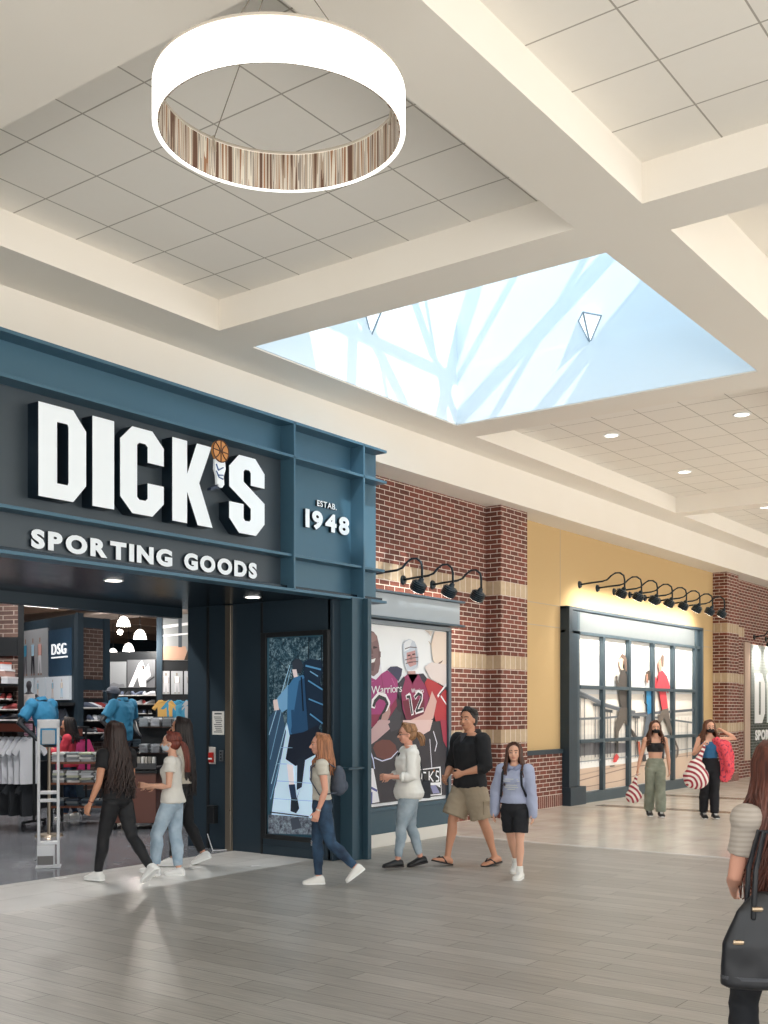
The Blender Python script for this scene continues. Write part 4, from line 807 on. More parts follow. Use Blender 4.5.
    # ------------------------------------------------------------ garments
    def top(s, m, hem=.0, neck=.305, sleeve=.5, add=.007, hemadd=.01, fold=.006, name='shirt', sleeve_add=.008, bust=True, voxel_k=1.0, open_=None, vneck=False):
        H = s.H; bm = bmesh.new()
        loft(bm, s.rings(hem, neck, add, hemadd), n=26)
        if bust and not s.male:
            for q in (1, -1): ell(bm, s.P+s.up*.205*H+s.fw*.040*H+V3(0, q*.034*H, 0), (.038*H, .040*H, .040*H))
        am = 1.0 if not s.male else 1.22
        for i in (0, 1):
            if sleeve <= 0: continue
            ell(bm, s.sh[i]-s.up*.004*H, ((.036*am**.5+add)*H,)*3)
            e, w = s.el[i], s.wr[i]
            if sleeve <= 1.0:
                p = s.sh[i].lerp(e, sleeve)
                tube(bm, [s.sh[i], p], [(.032*am+sleeve_add)*H, (.029*am+sleeve_add*1.35)*H], n=16, round_ends=False)
            else:
                t = sleeve-1; p = e.lerp(w, t)
                tube(bm, [s.sh[i], s.sh[i].lerp(e, .5), e, e.lerp(w, t*.5), p], [(.032*am+sleeve_add)*H, (.028*am+sleeve_add)*H, (.024*am+sleeve_add)*H, (.023*am+sleeve_add)*H, (.018*am+sleeve_add*.8)*H], n=16, round_ends=True)
        return voxel(name, bm, m, s.root, vs=.0048*H*voxel_k, smooth=3, fold=fold*H, fscale=7.5, seed=s.seed)
    def strap_top(s, m, hem=.12, top=.25, add=.006, name='tank_top'):
        H = s.H; bm = bmesh.new()
        loft(bm, s.rings(hem, top, add, .002), n=26)
        for q in (1, -1): ell(bm, s.P+s.up*.205*H+s.fw*.040*H+V3(0, q*.034*H, 0), (.037*H, .039*H, .038*H))
        for q in (1, -1):
            tube(bm, [s.P+s.up*.23*H+s.fw*.048*H+V3(0, q*.05*H, 0), s.P+s.up*.295*H+s.fw*.02*H+V3(0, q*.062*H, 0), s.P+s.up*.300*H-s.fw*.02*H+V3(0, q*.062*H, 0), s.P+s.up*.24*H-s.fw*.05*H+V3(0, q*.05*H, 0)], .008*H, n=8, flat=.7)
        return voxel(name, bm, m, s.root, vs=.0045*H, smooth=2, fold=.002*H, seed=s.seed)
    def bottoms(s, m, length=1.9, add=.006, flare=0.0, waist=.06, fold=.005, name='trousers', hipadd=0.0):
        """length: 0..1 along the thigh, 1..2 along the shin"""
        H = s.H; bm = bmesh.new(); B = s.B
        loft(bm, s.rings(-.055, waist, add+hipadd), n=26)
        for i in (0, 1):
            hip, kn, an, fp = s.J[i]
            if length <= 1:
                p = hip.lerp(kn, length)
                tube(bm, [hip, hip.lerp(p, .5), p], [(.054*B+add)*H, (.050*B+add+flare*.5)*H, (.045*B+add+flare)*H], n=20, round_ends=False)
            else:
                t = length-1; p = kn.lerp(an, t)
                c = kn.lerp(an, min(.3, t*.5)) - V3(.006*H, 0, 0)
                rad = [(.053*B+add)*H, (.048*B+add)*H, (.033+add+flare*.5)*H, (.034+add+flare*.75)*H, (.026*1+add+flare)*H, (.021+add+flare*1.1)*H]
                tube(bm, [hip, hip.lerp(kn, .4), kn, c, kn.lerp(an, t*.72), p], rad, n=20, round_ends=False)
        return voxel(name, bm, m, s.root, vs=.005*H, smooth=3, fold=fold*H, fscale=8, seed=s.seed+5, stretch=(1, 1, 1.4))
    def shoes(s, m, sole='f0f0ee', kind='sneaker', high=0.0):
        H = s.H
        for i in (0, 1):
            bm = bmesh.new(); o, fw, up = s.foot(bm, i, 1, .0045)
            if high: tube(bm, [s.J[i][2]-up*.01*H, s.J[i][2].lerp(s.J[i][1], high)], [.028*H, .026*H], n=14, round_ends=False)
            elif kind == 'sneaker': tube(bm, [o+fw*-.008*H+up*.01*H, o-fw*.008*H+up*.034*H], [.026*H, .025*H], n=14, round_ends=False)
            if kind != 'thong':
                sh = voxel('shoe', bm, m, s.root, vs=.0045*H, smooth=2)
            else:
                bm.free(); sh = None
            bm = bmesh.new(); la = V3(0, 1, 0)
            R_ = ((-.044, .010), (-.040, .022), (-.015, .029), (.025, .030), (.060, .034), (.088, .032), (.104, .022), (.111, .008))
            v0 = []; v1 = []
            for zz, vv in ((-.024, v0), (-.014, v1)):
                vv += [bm.verts.new(o+fw*x*H+la*y*H+up*zz*H) for x, y in R_] + [bm.verts.new(o+fw*x*H-la*y*H+up*zz*H) for x, y in reversed(R_)]
            bm.faces.new(v0); bm.faces.new(v1)
            for k in range(len(v0)): bm.faces.new((v0[k], v0[(k+1) % len(v0)], v1[(k+1) % len(v0)], v1[k]))
            if sh is None: sh = new_obj('sandal', bm, mat(sole, .6), s.root)
            else: new_obj('sole', bm, mat(sole, .6), sh)
            if kind == 'thong':
                bm = bmesh.new()
                for q in (1, -1): tube(bm, [o+fw*.078*H+up*.004*H, o+fw*.05*H+la*q*.018*H+up*.016*H, o+fw*.02*H+la*q*.031*H-up*.014*H], .005*H, n=8)
                new_obj('strap', bm, m, sh, smooth=True)
            elif kind == 'sneaker':
                bm = bmesh.new()
                for k in range(4):
                    x = .03+k*.012; tube(bm, [o+fw*x*H+la*.013*H+up*(.029-k*.005)*H, o+fw*(x+.002)*H-la*.013*H+up*(.029-k*.005)*H], .0022*H, n=5)
                new_obj('lace', bm, mat('e4e4e2', .7), sh)
    def hair(s, col, style='long', L=.30, n=90, spread=1.0, wave=.012, side=None, back=0.0, thin=1.0):
        H = s.H; rnd = random.Random(int(s.seed*100)); m = hairmat(col)
        bm = bmesh.new()
        ell(bm, s.hp_(-.016, 0, .026), (.061*H, .0515*H, .057*H), s.HM, u=24, v=16)
        ell(bm, s.hp_(-.026, 0, .000), (.046*H, .048*H, .050*H), s.HM, u=20, v=14)
        top = s.hp_(0, 0, .085)
        dn = V3(0, 0, -1)
        if style in ('long', 'pony', 'short'):
            for k in range(n):
                a = (rnd.random()*2-1)*(PI*.70) + PI      # around the head, 0 = face
                if style == 'short': a = rnd.random()*2*PI
                r = .030
                ca, sa = math.cos(a), math.sin(a)
                p0 = s.hp_(.018*ca*.4+.012, .012*sa, .083)
                p1 = s.hp_(-.014+.060*ca*.82, .050*sa*.85, .064)
                p2 = s.hp_(-.014+.063*ca, .0545*sa, .026)
                p3 = s.hp_(-.016+.062*ca, .0565*sa, -.018)
                w = rnd.uniform(.005, .0095)*thin
                if style == 'short':
                    pts = [p0, p1, s.hp_(-.014+.061*ca, .053*sa, .036)]
                    if ca > .35: pts = [p0, p1]
                    tube(bm, pts, [w*H]*(len(pts)-1)+[.004*H], n=6); continue
                if style == 'pony':
                    pb = s.hp_(-.072, 0, .012)
                    tube(bm, [p0, p1, p2, pb], [w*H, w*H*1.2, w*H, .006*H], n=6); continue
                ll = L*rnd.uniform(.78, 1.06)
                pts = [p0, p1, p2, p3]
                out = (s.HF*ca + s.HL*sa); out.z = 0; out.normalize()
                q = p3.copy(); ph = rnd.random()*6
                bk = -s.fw
                for j in range(1, 7):
                    t = j/6
                    q = p3 + dn*ll*t*H + out*(.012*math.sin(t*PI*.6)*spread)*H + bk*(.02*t+back*t)*H + V3(math.sin(ph+t*9), math.cos(ph+t*8), 0)*wave*H*t
                    # keep the lock outside the neck and torso
                    rel = q - s.P; hh = rel.dot(s.up)/H
                    if hh < .30:
                        dx = rel - s.up*rel.dot(s.up); ax = .105*H if s.male else .098*H; ay = .064*H
                        fx = dx.dot(s.fw)/ay; fy = dx.y/ax; rr = math.sqrt(fx*fx+fy*fy)
                        if rr < 1.0:
                            sgn = -1 if fx < .2 else 1
                            need = math.sqrt(max(0, 1-fy*fy))*ay
                            q += s.fw*(sgn*need - dx.dot(s.fw)) + s.fw*sgn*.006*H
                    pts.append(q)
                rad = [w*H*.8, w*H*1.1, w*H*1.25, w*H*1.25] + [w*H*(1.2-.85*j/6) for j in range(1, 7)]
                tube(bm, pts, rad, n=6)
        if style == 'pony':
            b0 = s.hp_(-.072, 0, .012)
            for k in range(26):
                ph = rnd.random()*6; rr = rnd.random()*.012
                pts = [b0]
                for j in range(1, 7):
                    t = j/6
                    pts.append(b0 + (-s.HF*.045*math.sin(t*1.6) )*H + dn*(L*t*t*.6+L*t*.4)*H + V3(math.cos(ph)*rr, math.sin(ph)*rr, 0)*H*(1+t) + V3(math.sin(ph+t*5), math.cos(ph+t*6), 0)*wave*H*t*.6)
                tube(bm, pts, [.006*H, .008*H, .009*H, .009*H, .008*H, .006*H, .003*H], n=6)
        ob = new_obj('hair', bm, m, s.root, smooth=True)
        return ob
    def mask(s, col):
        H = s.H; bm = bmesh.new()
        ell(bm, s.hp_(.030, 0, -.024), (.036*H, .041*H, .029*H), s.HM, u=20, v=12)
        ell(bm, s.hp_(.052, 0, -.014), (.017*H, .019*H, .017*H), s.HM, u=12, v=10)
        mo = voxel('face_mask', bm, mat(col, .8), s.root, vs=.004*H, smooth=2)
        for q in (1, -1):
            bm = bmesh.new(); tube(bm, [s.hp_(.03, q*.040, -.010), s.hp_(.004, q*.052, .004), s.hp_(-.003, q*.052, -.01), s.hp_(.02, q*.042, -.036)], .0018*H, n=5); new_obj('ear_loop', bm, mat(col, .8), mo)
def hairmat(col):
    k = ('hair', col)
    if k in MATS: return MATS[k]
    m, nt, bs = nodes_mat('hair_'+col)
    tc = N(nt, 'ShaderNodeTexCoord'); mp = N(nt, 'ShaderNodeMapping'); mp.inputs['Scale'].default_value = (60, 60, 6); nt.links.new(tc.outputs['Object'], mp.inputs[0])
    nz = N(nt, 'ShaderNodeTexNoise'); nz.inputs['Scale'].default_value = 1; nt.links.new(mp.outputs[0], nz.inputs['Vector'])
    cr = N(nt, 'ShaderNodeValToRGB'); b = lin(col); cr.color_ramp.elements[0].position = .35; cr.color_ramp.elements[0].color = (b[0]*.6, b[1]*.6, b[2]*.6, 1); cr.color_ramp.elements[1].position = .7; cr.color_ramp.elements[1].color = (min(1, b[0]*1.4), min(1, b[1]*1.4), min(1, b[2]*1.4), 1)
    nt.links.new(nz.outputs['Fac'], cr.inputs[0]); nt.links.new(cr.outputs[0], bs.inputs['Base Color']); bs.inputs['Roughness'].default_value = .5
    MATS[k] = m
    return m
def denim(name, a, b, sc=90):
    m, nt, bs = nodes_mat(name)
    tc = N(nt, 'ShaderNodeTexCoord'); nz = N(nt, 'ShaderNodeTexNoise'); nz.inputs['Scale'].default_value = 7; nz.inputs['Detail'].default_value = 8; nt.links.new(tc.outputs['Object'], nz.inputs['Vector'])
    cr = N(nt, 'ShaderNodeValToRGB'); cr.color_ramp.elements[0].position = .35; cr.color_ramp.elements[0].color = lin(a); cr.color_ramp.elements[1].position = .65; cr.color_ramp.elements[1].color = lin(b)
    nt.links.new(nz.outputs['Fac'], cr.inputs[0]); nt.links.new(cr.outputs[0], bs.inputs['Base Color']); bs.inputs['Roughness'].default_value = .85
    return m
def striped(name, a, b, f, axis='Z', width=.5):
    m, nt, bs = nodes_mat(name)
    tc = N(nt, 'ShaderNodeTexCoord'); w = N(nt, 'ShaderNodeTexWave', wave_type='BANDS', bands_direction=axis); w.inputs['Scale'].default_value = f; w.inputs['Distortion'].default_value = .6
    nt.links.new(tc.outputs['Object'], w.inputs['Vector']); cr = N(nt, 'ShaderNodeValToRGB'); cr.color_ramp.elements[0].position = width-.05; cr.color_ramp.elements[0].color = lin(a); cr.color_ramp.elements[1].position = width+.05; cr.color_ramp.elements[1].color = lin(b)
    nt.links.new(w.outputs['Fac'], cr.inputs[0]); nt.links.new(cr.outputs[0], bs.inputs['Base Color']); bs.inputs['Roughness'].default_value = .85
    return m
J_light = denim('light_denim', '8ba1b4', 'b4c6d4'); J_dark = denim('dark_denim', '1f2f44', '34506c'); J_grey = denim('washed_denim', '8a9ba8', 'aab8c2')
T_stripe = striped('striped_knit', 'b8b2a4', 'd8d4ca', 26, 'Z')

# ---- woman in black
p = Fig('person with long dark wavy hair in black tee and leggings walking past the store entrance', 7.52, 8.98, 122, 1.66, skin='tan', lean=3, legs=((18, 12), (-18, -42)), toe=(0, -38), ua=((-.12, .32, -1), (.15, -.28, -1)), fa=((.30, .22, -.9), (.75, .1, -.75)), head=(-12, 0), twist=-8)
p.top(mat('16161a', .8), hem=.0, sleeve=.5); p.bottoms(mat('121318', .7), 1.95, add=.003); p.shoes(mat('e6e6e4', .6)); p.hair('2c1a16', 'long', .37, 170, 2.2, .024); p.mouth(); p.brows('1c1210')
# bracelets
bm = bmesh.new(); w0 = p.wr[0]; tube(bm, [w0 - p.fd[0]*.012, w0 - p.fd[0]*.02], [.030, .030], n=16, round_ends=False); new_obj('bracelet', bm, mat('6a3028', .5), p.root)
# ---- red-haired girl
p = Fig('person with red ponytail, pale face mask, white tee and light jeans', 8.13, 8.82, 96, 1.53, skin='fair', legs=((24, 2), (-2, -6)), toe=(10, 0), ua=((.0, .2, -1), (.05, -.2, -1)), fa=((1, .1, .05), (1, .15, -.1)), head=(12, -4), twist=6)
p.top(mat('dcd9d2', .85), hem=-.01, sleeve=.42, add=.010, hemadd=.012); p.bottoms(J_light, 1.88, add=.007, flare=.004); p.shoes(mat('e8e8e6', .6)); p.hair('6e3022', 'pony', .22, 90); p.mask('b8c8d4'); p.brows('5a2a1c')
# ---- black-haired shopper
p = Fig('person with long straight black hair in cream hoodie by the dark portal wall', 8.74, 9.33, 98, 1.67, skin='tan', legs=((8, 2), (-8, -28)), toe=(0, -20), ua=((-.1, .25, -1), (-.05, -.25, -1)), fa=((.4, .1, -.9), (.3, .1, -1)), head=(15, 0))
p.top(mat('c4bcae', .9), hem=.03, sleeve=1.9, add=.012, name='hoodie', sleeve_add=.012); p.bottoms(mat('15161a', .8), 1.9, add=.005); p.shoes(mat('e6e6e4', .6)); p.hair('1e1210', 'long', .42, 130, 1.0, .006); p.mask('17171a'); p.brows('140c0a')
# ---- blonde teen
p = Fig('person with strawberry blonde hair, cream tee and ripped dark jeans before the hiker poster', 8.63, 7.15, 84, 1.53, skin='rose', legs=((-14, -46), (7, -3)), toe=(-36, 0), ua=((-.12, .22, -1), (.02, -.2, -1)), fa=((.35, -.05, -1), (.12, .2, -1)), head=(10, -2), twist=-4)
p.top(T_stripe, hem=.045, sleeve=.4, add=.006, hemadd=.004, name='tee'); p.bottoms(J_dark, 1.92, add=.004, waist=.075); p.shoes(mat('ebe9e4', .6)); p.hair('a06a48', 'long', .17, 110, .8, .004); p.mouth('b86058'); p.brows('8a6040')
k = p.J[1][1]; bm = bmesh.new(); ell(bm, k+V3(.024, -.004, .0), (.036, .036, .028), u=12, v=8); new_obj('knee_rip', bm, mat(SKIN['rose'], .6), p.root, smooth=True)
bm = bmesh.new()
for j in range(5): tube(bm, [k+V3(.052, -.03, -.022+j*.011), k+V3(.062, 0, -.024+j*.012), k+V3(.05, .03, -.022+j*.011)], .0022, n=5)
new_obj('frayed_threads', bm, mat('d8dce0', .8), p.root)
bm = bmesh.new(); w0 = p.wr[0]; tube(bm, [w0 - p.fd[0]*.005, w0 - p.fd[0]*.02], [.026, .026], n=16, round_ends=False); new_obj('bracelet', bm, mat('d0ccc4', .4, .6), p.root)
def backpack(fig, label, col, k=1.0, off=(0, 0, 0), straps=True):
    H = fig.H; r = fig.root
    t = thing('backpack', label, 'backpack', r.location, r.rotation_euler.z)
    c = fig.P + fig.up*.17*H - fig.fw*.115*H + Vector(off)
    bm = bmesh.new(); ell(bm, c, (.055*H*k, .085*H*k, .115*H*k)); ell(bm, c-V3(0, 0, .04*H), (.062*H*k, .082*H*k, .075*H*k)); 
    voxel('bag_body', bm, mat(col, .8), t, vs=.008, smooth=3, fold=.006, fscale=9)
    bm = bmesh.new(); ell(bm, c-V3(.045*H*k, 0, .045*H*k), (.028*H*k, .055*H*k, .045*H*k), u=16, v=10); new_obj('front_pocket', bm, mat(col, .85), t, smooth=True)
    if straps:
        for q in (1, -1):
            bm = bmesh.new(); tube(bm, [c+V3(.03*H, q*.06*H, .09*H), fig.P+fig.up*.312*H+V3(-.0*H, q*.068*H, 0), fig.P+fig.up*.26*H+fig.fw*.070*H+V3(0, q*.072*H, 0), fig.P+fig.up*.17*H+fig.fw*.073*H+V3(0, q*.078*H, 0), fig.P+fig.up*.08*H+fig.fw*.02*H+V3(0, q*.10*H, 0), c+V3(.02*H, q*.06*H, -.08*H)], .009*H, n=8, flat=.5); new_obj('strap', bm, mat(col, .8), t, smooth=True)
    return t
backpack(p, 'slate grey backpack worn by the strawberry blonde person', '4a5260', .85)
# ---- woman in white shirt
p = Fig('person with glasses and tied back hair in white shirt and pale jeans, walking left', 10.13, 7.12, 78, 1.6, skin='rose', build=1.3, legs=((15, 6), (-7, -18)), toe=(0, -12), ua=((.10, .28, -1), (.10, -.28, -1)), fa=((.9, -.35, .0), (.9, .45, -.05)), head=(6, -6), curl=(55, 55))
p.top(mat('f2f0ea', .85), hem=-.05, sleeve=1.45, add=.012, hemadd=.014, sleeve_add=.012, name='overshirt'); p.bottoms(J_grey, 1.88, add=.004); p.shoes(mat('1a1a1c', .4), sole='2a2422', kind='flat'); p.hair('9a7250', 'pony', .10, 90); p.mouth(); p.brows('6a4a34')
bm = bmesh.new(); H = p.H
ell(bm, p.P+p.up*.235*H+p.fw*.066*H, (.014*H, .018*H, .045*H)); new_obj('undershirt', bm, mat('15161a', .8), p.root, smooth=True)
bm = bmesh.new(); tube(bm, [p.P+p.up*.305*H-V3(.012*H, 0, 0), p.P+p.up*.33*H-V3(.01*H, 0, 0)], [.052*H, .043*H], n=18, round_ends=False); new_obj('collar', bm, mat('f2f0ea', .85), p.root, smooth=True)
for i in (0, 1):
    e_, w_ = p.el[i], p.wr[i]; bm = bmesh.new(); tube(bm, [e_.lerp(w_, .36), e_.lerp(w_, .52)], [.036*H, .035*H], n=16, round_ends=False); new_obj('rolled_cuff', bm, mat('f2f0ea', .85), p.root, smooth=True)
bm = bmesh.new()
for q in (1, -1):
    c0 = p.hp_(.060, q*.020, .008); pts = [c0 + (p.HL*math.cos(t/12*2*PI)*.012 + p.HU*math.sin(t/12*2*PI)*.009)*H for t in range(13)]; tube(bm, pts, .0022, n=5, round_ends=False)
    tube(bm, [p.hp_(.056, q*.032, .010), p.hp_(.0, q*.050, .006)], .0022, n=5)
tube(bm, [p.hp_(.062, .008, .009), p.hp_(.062, -.008, .009)], .0022, n=5)
new_obj('glasses', bm, mat('2a1e1c', .3), p.root)
t = thing('shoulder_bag', 'dark shoulder bag hanging at the back of the person in white shirt', 'bag', p.root.location, p.root.rotation_euler.z)
bm = bmesh.new(); c0 = p.P+V3(-.19, -.02, .03); box(bm, -.05, .05, -.11, .11, -.10, .10, M=Matrix.Translation(c0)); voxel('bag_body', bm, mat('22262e', .6), t, vs=.009, smooth=5)
bm = bmesh.new(); tube(bm, [c0+V3(.02, .09, .08), p.P+p.up*.2*H+V3(-.12, .10, 0), p.P+p.up*.318*H+V3(-.02, .10, 0), p.P+p.up*.24*H+V3(.09, .12, 0), p.P+p.up*.12*H+V3(.03, .15, 0), c0+V3(.0, -.05, .09)], .009, n=8); new_obj('strap', bm, mat('22262e', .6), t, smooth=True)
# ---- man
p = Fig('tall person in black quarter zip top, khaki cargo shorts and flip flops between two companions', 10.70, 6.66, 58, 1.80, male=True, skin='tan', build=1.12, legs=((-14, -20), (20, 8)), spread=.10, toe=(-8, 14), ua=((.05, .30, -1), (.10, -.30, -1)), fa=((.75, -.55, -.25), (.7, .5, -.5)), head=(20, 0), curl=(60, 50))
p.top(mat('17181c', .85), hem=-.02, sleeve=1.25, add=.010, hemadd=.014, sleeve_add=.013, name='pullover'); p.bottoms(mat('a2937e', .85), .86, add=.014, flare=.016, name='cargo_shorts', waist=.05); p.shoes(mat('14141a', .6), sole='241e1c', kind='thong'); p.hair('1e1816', 'short', .1, 120); p.mouth('9a5a4c'); p.brows('1c1614')
H = p.H; bm = bmesh.new()
tube(bm, [p.P+p.up*.318*H-V3(.035*H, 0, 0), p.P+p.up*.335*H-V3(.03*H, 0, -.004*H)], [.050*H, .046*H], n=18, round_ends=False); new_obj('collar', bm, mat('1c1d22', .85), p.root)
bm = bmesh.new(); prism(bm, [p.P+p.up*.325*H+V3(.052*H, -.024*H, 0), p.P+p.up*.325*H+V3(.052*H, .024*H, 0), p.P+p.up*.262*H+V3(.0745*H, 0, 0)], V3(-.03, 0, 0)); new_obj('open_neck', bm, mat('4a4c54', .8), p.root)
for i in (0, 1):
    hip, kn = p.J[i][0], p.J[i][1]; c0 = hip.lerp(kn, .58)+V3(0, (.072 if i == 0 else -.072)*H, 0)
    bm = bmesh.new(); box(bm, -.055, .055, -.014, .014, -.075, .075, M=Matrix.Translation(c0)); o = new_obj('cargo_pocket', bm, mat('998a76', .85), p.root, bevel=.01)
    bm = bmesh.new(); box(bm, -.058, .058, -.018, .018, .045, .08, M=Matrix.Translation(c0)); new_obj('pocket_flap', bm, mat('94856f', .85), o, bevel=.006)
# ---- child in hoodie
p = Fig('person with long brown hair in lavender hoodie, black shorts and white boots', 10.22, 5.80, 24, 1.42, skin='fair', legs=((6, 0), (-16, -34)), toe=(0, -24), ua=((.0, .17, -1), (-.05, -.30, -1)), fa=((.12, .10, -1), (.1, -.06, -1)), head=(12, 0), curl=(20, 20))
p.top(mat('a4abc4', .9), hem=.035, sleeve=2.12, add=.014, hemadd=.004, sleeve_add=.015, fold=.012, name='hoodie'); p.bottoms(mat('17181e', .8), .72, add=.010, flare=.004, name='shorts'); p.shoes(mat('e8e6e0', .5), high=.22); p.hair('4e2e20', 'long', .22, 150, 2.0, .02); p.mouth(); p.brows('4a3024')
H = p.H
bm = bmesh.new(); tube(bm, [p.P+p.up*.285*H+V3(-.055*H, .05*H, 0), p.P+p.up*.315*H+V3(0, .055*H, 0), p.P+p.up*.285*H+V3(.052*H, .02*H, 0), p.P+p.up*.283*H+V3(.054*H, -.02*H, 0), p.P+p.up*.315*H+V3(0, -.055*H, 0), p.P+p.up*.285*H+V3(-.055*H, -.05*H, 0)], .020*H, n=10); new_obj('hood', bm, mat('8f98b6', .9), p.root, smooth=True)
bm = bmesh.new()
for j, (w_, z_) in enumerate(((.05, .215), (.062, .20), (.045, .17), (.052, .155), (.03, .14))): box(bm, .082*H, .0835*H, -w_*H, w_*H, p.P.z+z_*H-.004*H, p.P.z+z_*H+.003*H)
new_obj('chest_print', bm, mat('c4c8c8', .8), p.root)
backpack(p, 'black backpack with thin straps worn over the lavender hoodie', '1c1f28', .8)
# ---- two friends with shopping bags
M_swirl, nt, bs = nodes_mat('red_swirl_print')
tc = N(nt, 'ShaderNodeTexCoord'); w = N(nt, 'ShaderNodeTexWave', wave_type='RINGS', rings_direction='X'); w.inputs['Scale'].default_value = 4.2; w.inputs['Distortion'].default_value = 1.6; mp = N(nt, 'ShaderNodeMapping'); mp.inputs['Location'].default_value = (0, .16, .16); nt.links.new(tc.outputs['Object'], mp.inputs[0]); nt.links.new(mp.outputs[0], w.inputs['Vector'])
cr = N(nt, 'ShaderNodeValToRGB'); cr.color_ramp.elements[0].position = .42; cr.color_ramp.elements[0].color = lin('9c2a3c'); cr.color_ramp.elements[1].position = .5; cr.color_ramp.elements[1].color = lin('e8e2dc')
nt.links.new(w.outputs['Fac'], cr.inputs[0]); nt.links.new(cr.outputs[0], bs.inputs['Base Color']); bs.inputs['Roughness'].default_value = .6
def shopping_bag(fig, label, hand, size, drop, off=(0, 0)):
    t = thing('shopping_bag', label, 'bag', fig.root.location, fig.root.rotation_euler.z)
    h = fig.wr[hand] + fig.fd[hand]*.06
    c = Vector((h.x+off[0], h.y+off[1], h.z-drop))
    e = bpy.data.objects.new('x', None)
    bm = bmesh.new()
    ell(bm, (0, 0, -size*.15), (size*.36, size*.62, size*.55)); ell(bm, (0, 0, size*.25), (size*.22, size*.4, size*.5)); tube(bm, [(0, 0, size*.4), (h-c)*.85], [size*.2, .02])
    o = voxel('bag_body', bm, M_swirl, t, vs=.01, smooth=2, fold=.02, fscale=5, seed=size*9); o.location = c
    bm = bmesh.new(); tube(bm, [c+(h-c)*.8, h+V3(0, 0, .015)], [.018, .012], n=8); new_obj('handle', bm, M_white, t, smooth=True)
    bpy.data.objects.remove(e)
p = Fig('person in black crop top and grey green wide trousers with black mask carrying a bag', 17.42, 7.20, 4, 1.57, skin='fair', legs=((10, 2), (-8, -20)), toe=(0, -12), ua=((-.02, .22, -1), (-.05, -.28, -1)), fa=((.12, .05, -1), (.1, -.25, -1)), head=(0, 0))
p.strap_top(mat('14141a', .8), .155, .25, name='crop_top'); p.bottoms(denim('sage_twill', '7c8274', '949a8a'), 1.98, add=.008, flare=.020, waist=.085, name='wide_trousers'); p.shoes(mat('1c1c20', .6)); p.hair('5a382a', 'long', .18, 150, 2.6, .03); p.mask('121216'); p.brows('4a3024')
shopping_bag(p, 'red and white swirl bag held low beside the grey green trousers', 1, .22, .36, (0, -.06))
backpack(p, 'small dark grey bag behind the person in black crop top', '4c5058', .8, (0, .08, -.05), straps=False)
p = Fig('person in blue tank top and black mask with one arm raised behind the head', 17.62, 6.35, 2, 1.58, skin='fair', build=1.08, legs=((5, 0), (-2, -12)), toe=(0, -8), ua=((.0, .95, .10), (.25, -.45, -1)), fa=((-.15, -.85, .50), (.5, .62, .80)), head=(4, -3), curl=(70, 80))
p.strap_top(mat('2a6490', .8), .09, .26, name='tank_top'); p.bottoms(mat('15161c', .85), 1.97, add=.008, flare=.010, waist=.09); p.shoes(mat('1c1c20', .6)); p.hair('6a4430', 'long', .16, 150, 3.0, .035); p.mask('121216'); p.brows('4a3024')
H = p.H
j = thing('coral_jacket', 'coral red patterned jacket hung over the shoulder of the person in blue tank', 'jacket', p.root.location, p.root.rotation_euler.z)
M_coral, nt, bs = nodes_mat('coral_print')
tc = N(nt, 'ShaderNodeTexCoord'); vn = N(nt, 'ShaderNodeTexNoise'); vn.inputs['Scale'].default_value = 26; nt.links.new(tc.outputs['Object'], vn.inputs['Vector']); cr = N(nt, 'ShaderNodeValToRGB'); cr.color_ramp.elements[0].position = .38; cr.color_ramp.elements[0].color = lin('9a3450'); cr.color_ramp.elements[1].position = .45; cr.color_ramp.elements[1].color = lin('e2505c')
nt.links.new(vn.outputs['Fac'], cr.inputs[0]); nt.links.new(cr.outputs[0], bs.inputs['Base Color']); bs.inputs['Roughness'].default_value = .85
bm = bmesh.new()
Pj = p.P
loft(bm, [(Pj+V3(.085, y, z), V3(0, a, 0), V3(b, 0, 0)) for y, z, a, b in ((.08, .47, .04, .03), (.13, .44, .12, .045), (.19, .36, .15, .05), (.24, .22, .135, .06), (.27, .06, .11, .06), (.27, -.10, .10, .055), (.24, -.20, .09, .05), (.22, -.24, .05, .03))], n=18)
voxel('jacket_body', bm, M_coral, j, vs=.009, smooth=3, fold=.02, fscale=7)
bm = bmesh.new(); tube(bm, [Pj+V3(.10, .10, .44), Pj+V3(.16, .19, .30), Pj+V3(.17, .24, .10), Pj+V3(.16, .26, -.06)], [.045, .055, .05, .04], n=12); voxel('jacket_sleeve', bm, M_coral, j, vs=.01, smooth=3, fold=.015)
shopping_bag(p, 'large red and white swirl bag hanging from the hand of the person in blue tank', 1, .34, .52, (.06, -.16))
# ---- foreground shopper
p = Fig('foreground person seen from behind with long auburn hair, grey knit top and black trousers', 5.032, 1.515, 156, 1.62, skin='rose', legs=((16, 4), (-12, -34)), toe=(0, -28), ua=((.22, .06, -1), (.0, -.3, -1)), fa=((.6, -.5, -.3), (.5, 0, -1)), head=(0, 0))
p.top(striped('grey_knit', 'a89e94', 'b4aaa0', 14, 'Z'), hem=.085, sleeve=.6, sleeve_add=.004, add=.008, hemadd=.010, name='knit_top'); p.bottoms(mat('14161c', .8), 1.9, add=.006, waist=.04); p.shoes(mat('1a1a1c', .6)); p.hair('5c3226', 'long', .32, 300, 3.0, .016, back=.0, thin=.75); p.mouth(); p.brows('4a2a20')
hb = thing('handbag', 'large black leather handbag with metal fittings on the shoulder of the foreground person', 'bag', p.root.location, p.root.rotation_euler.z)
M_leather = mat('1d1e23', .38)
h_ = math.radians(156)
cdir = V3(math.cos(h_), math.sin(h_), 0); ldir = V3(math.sin(h_), -math.cos(h_), 0)   # towards the viewer side, and the bag's long axis
c0 = V3(0, 0, p.P.z-.05) + cdir*.27 + ldir*.10
MB_ = Matrix((ldir, -cdir, V3(0, 0, 1))).transposed()
def bp_(x, y, z): return c0 + MB_ @ V3(x, y, z)
bm = bmesh.new()
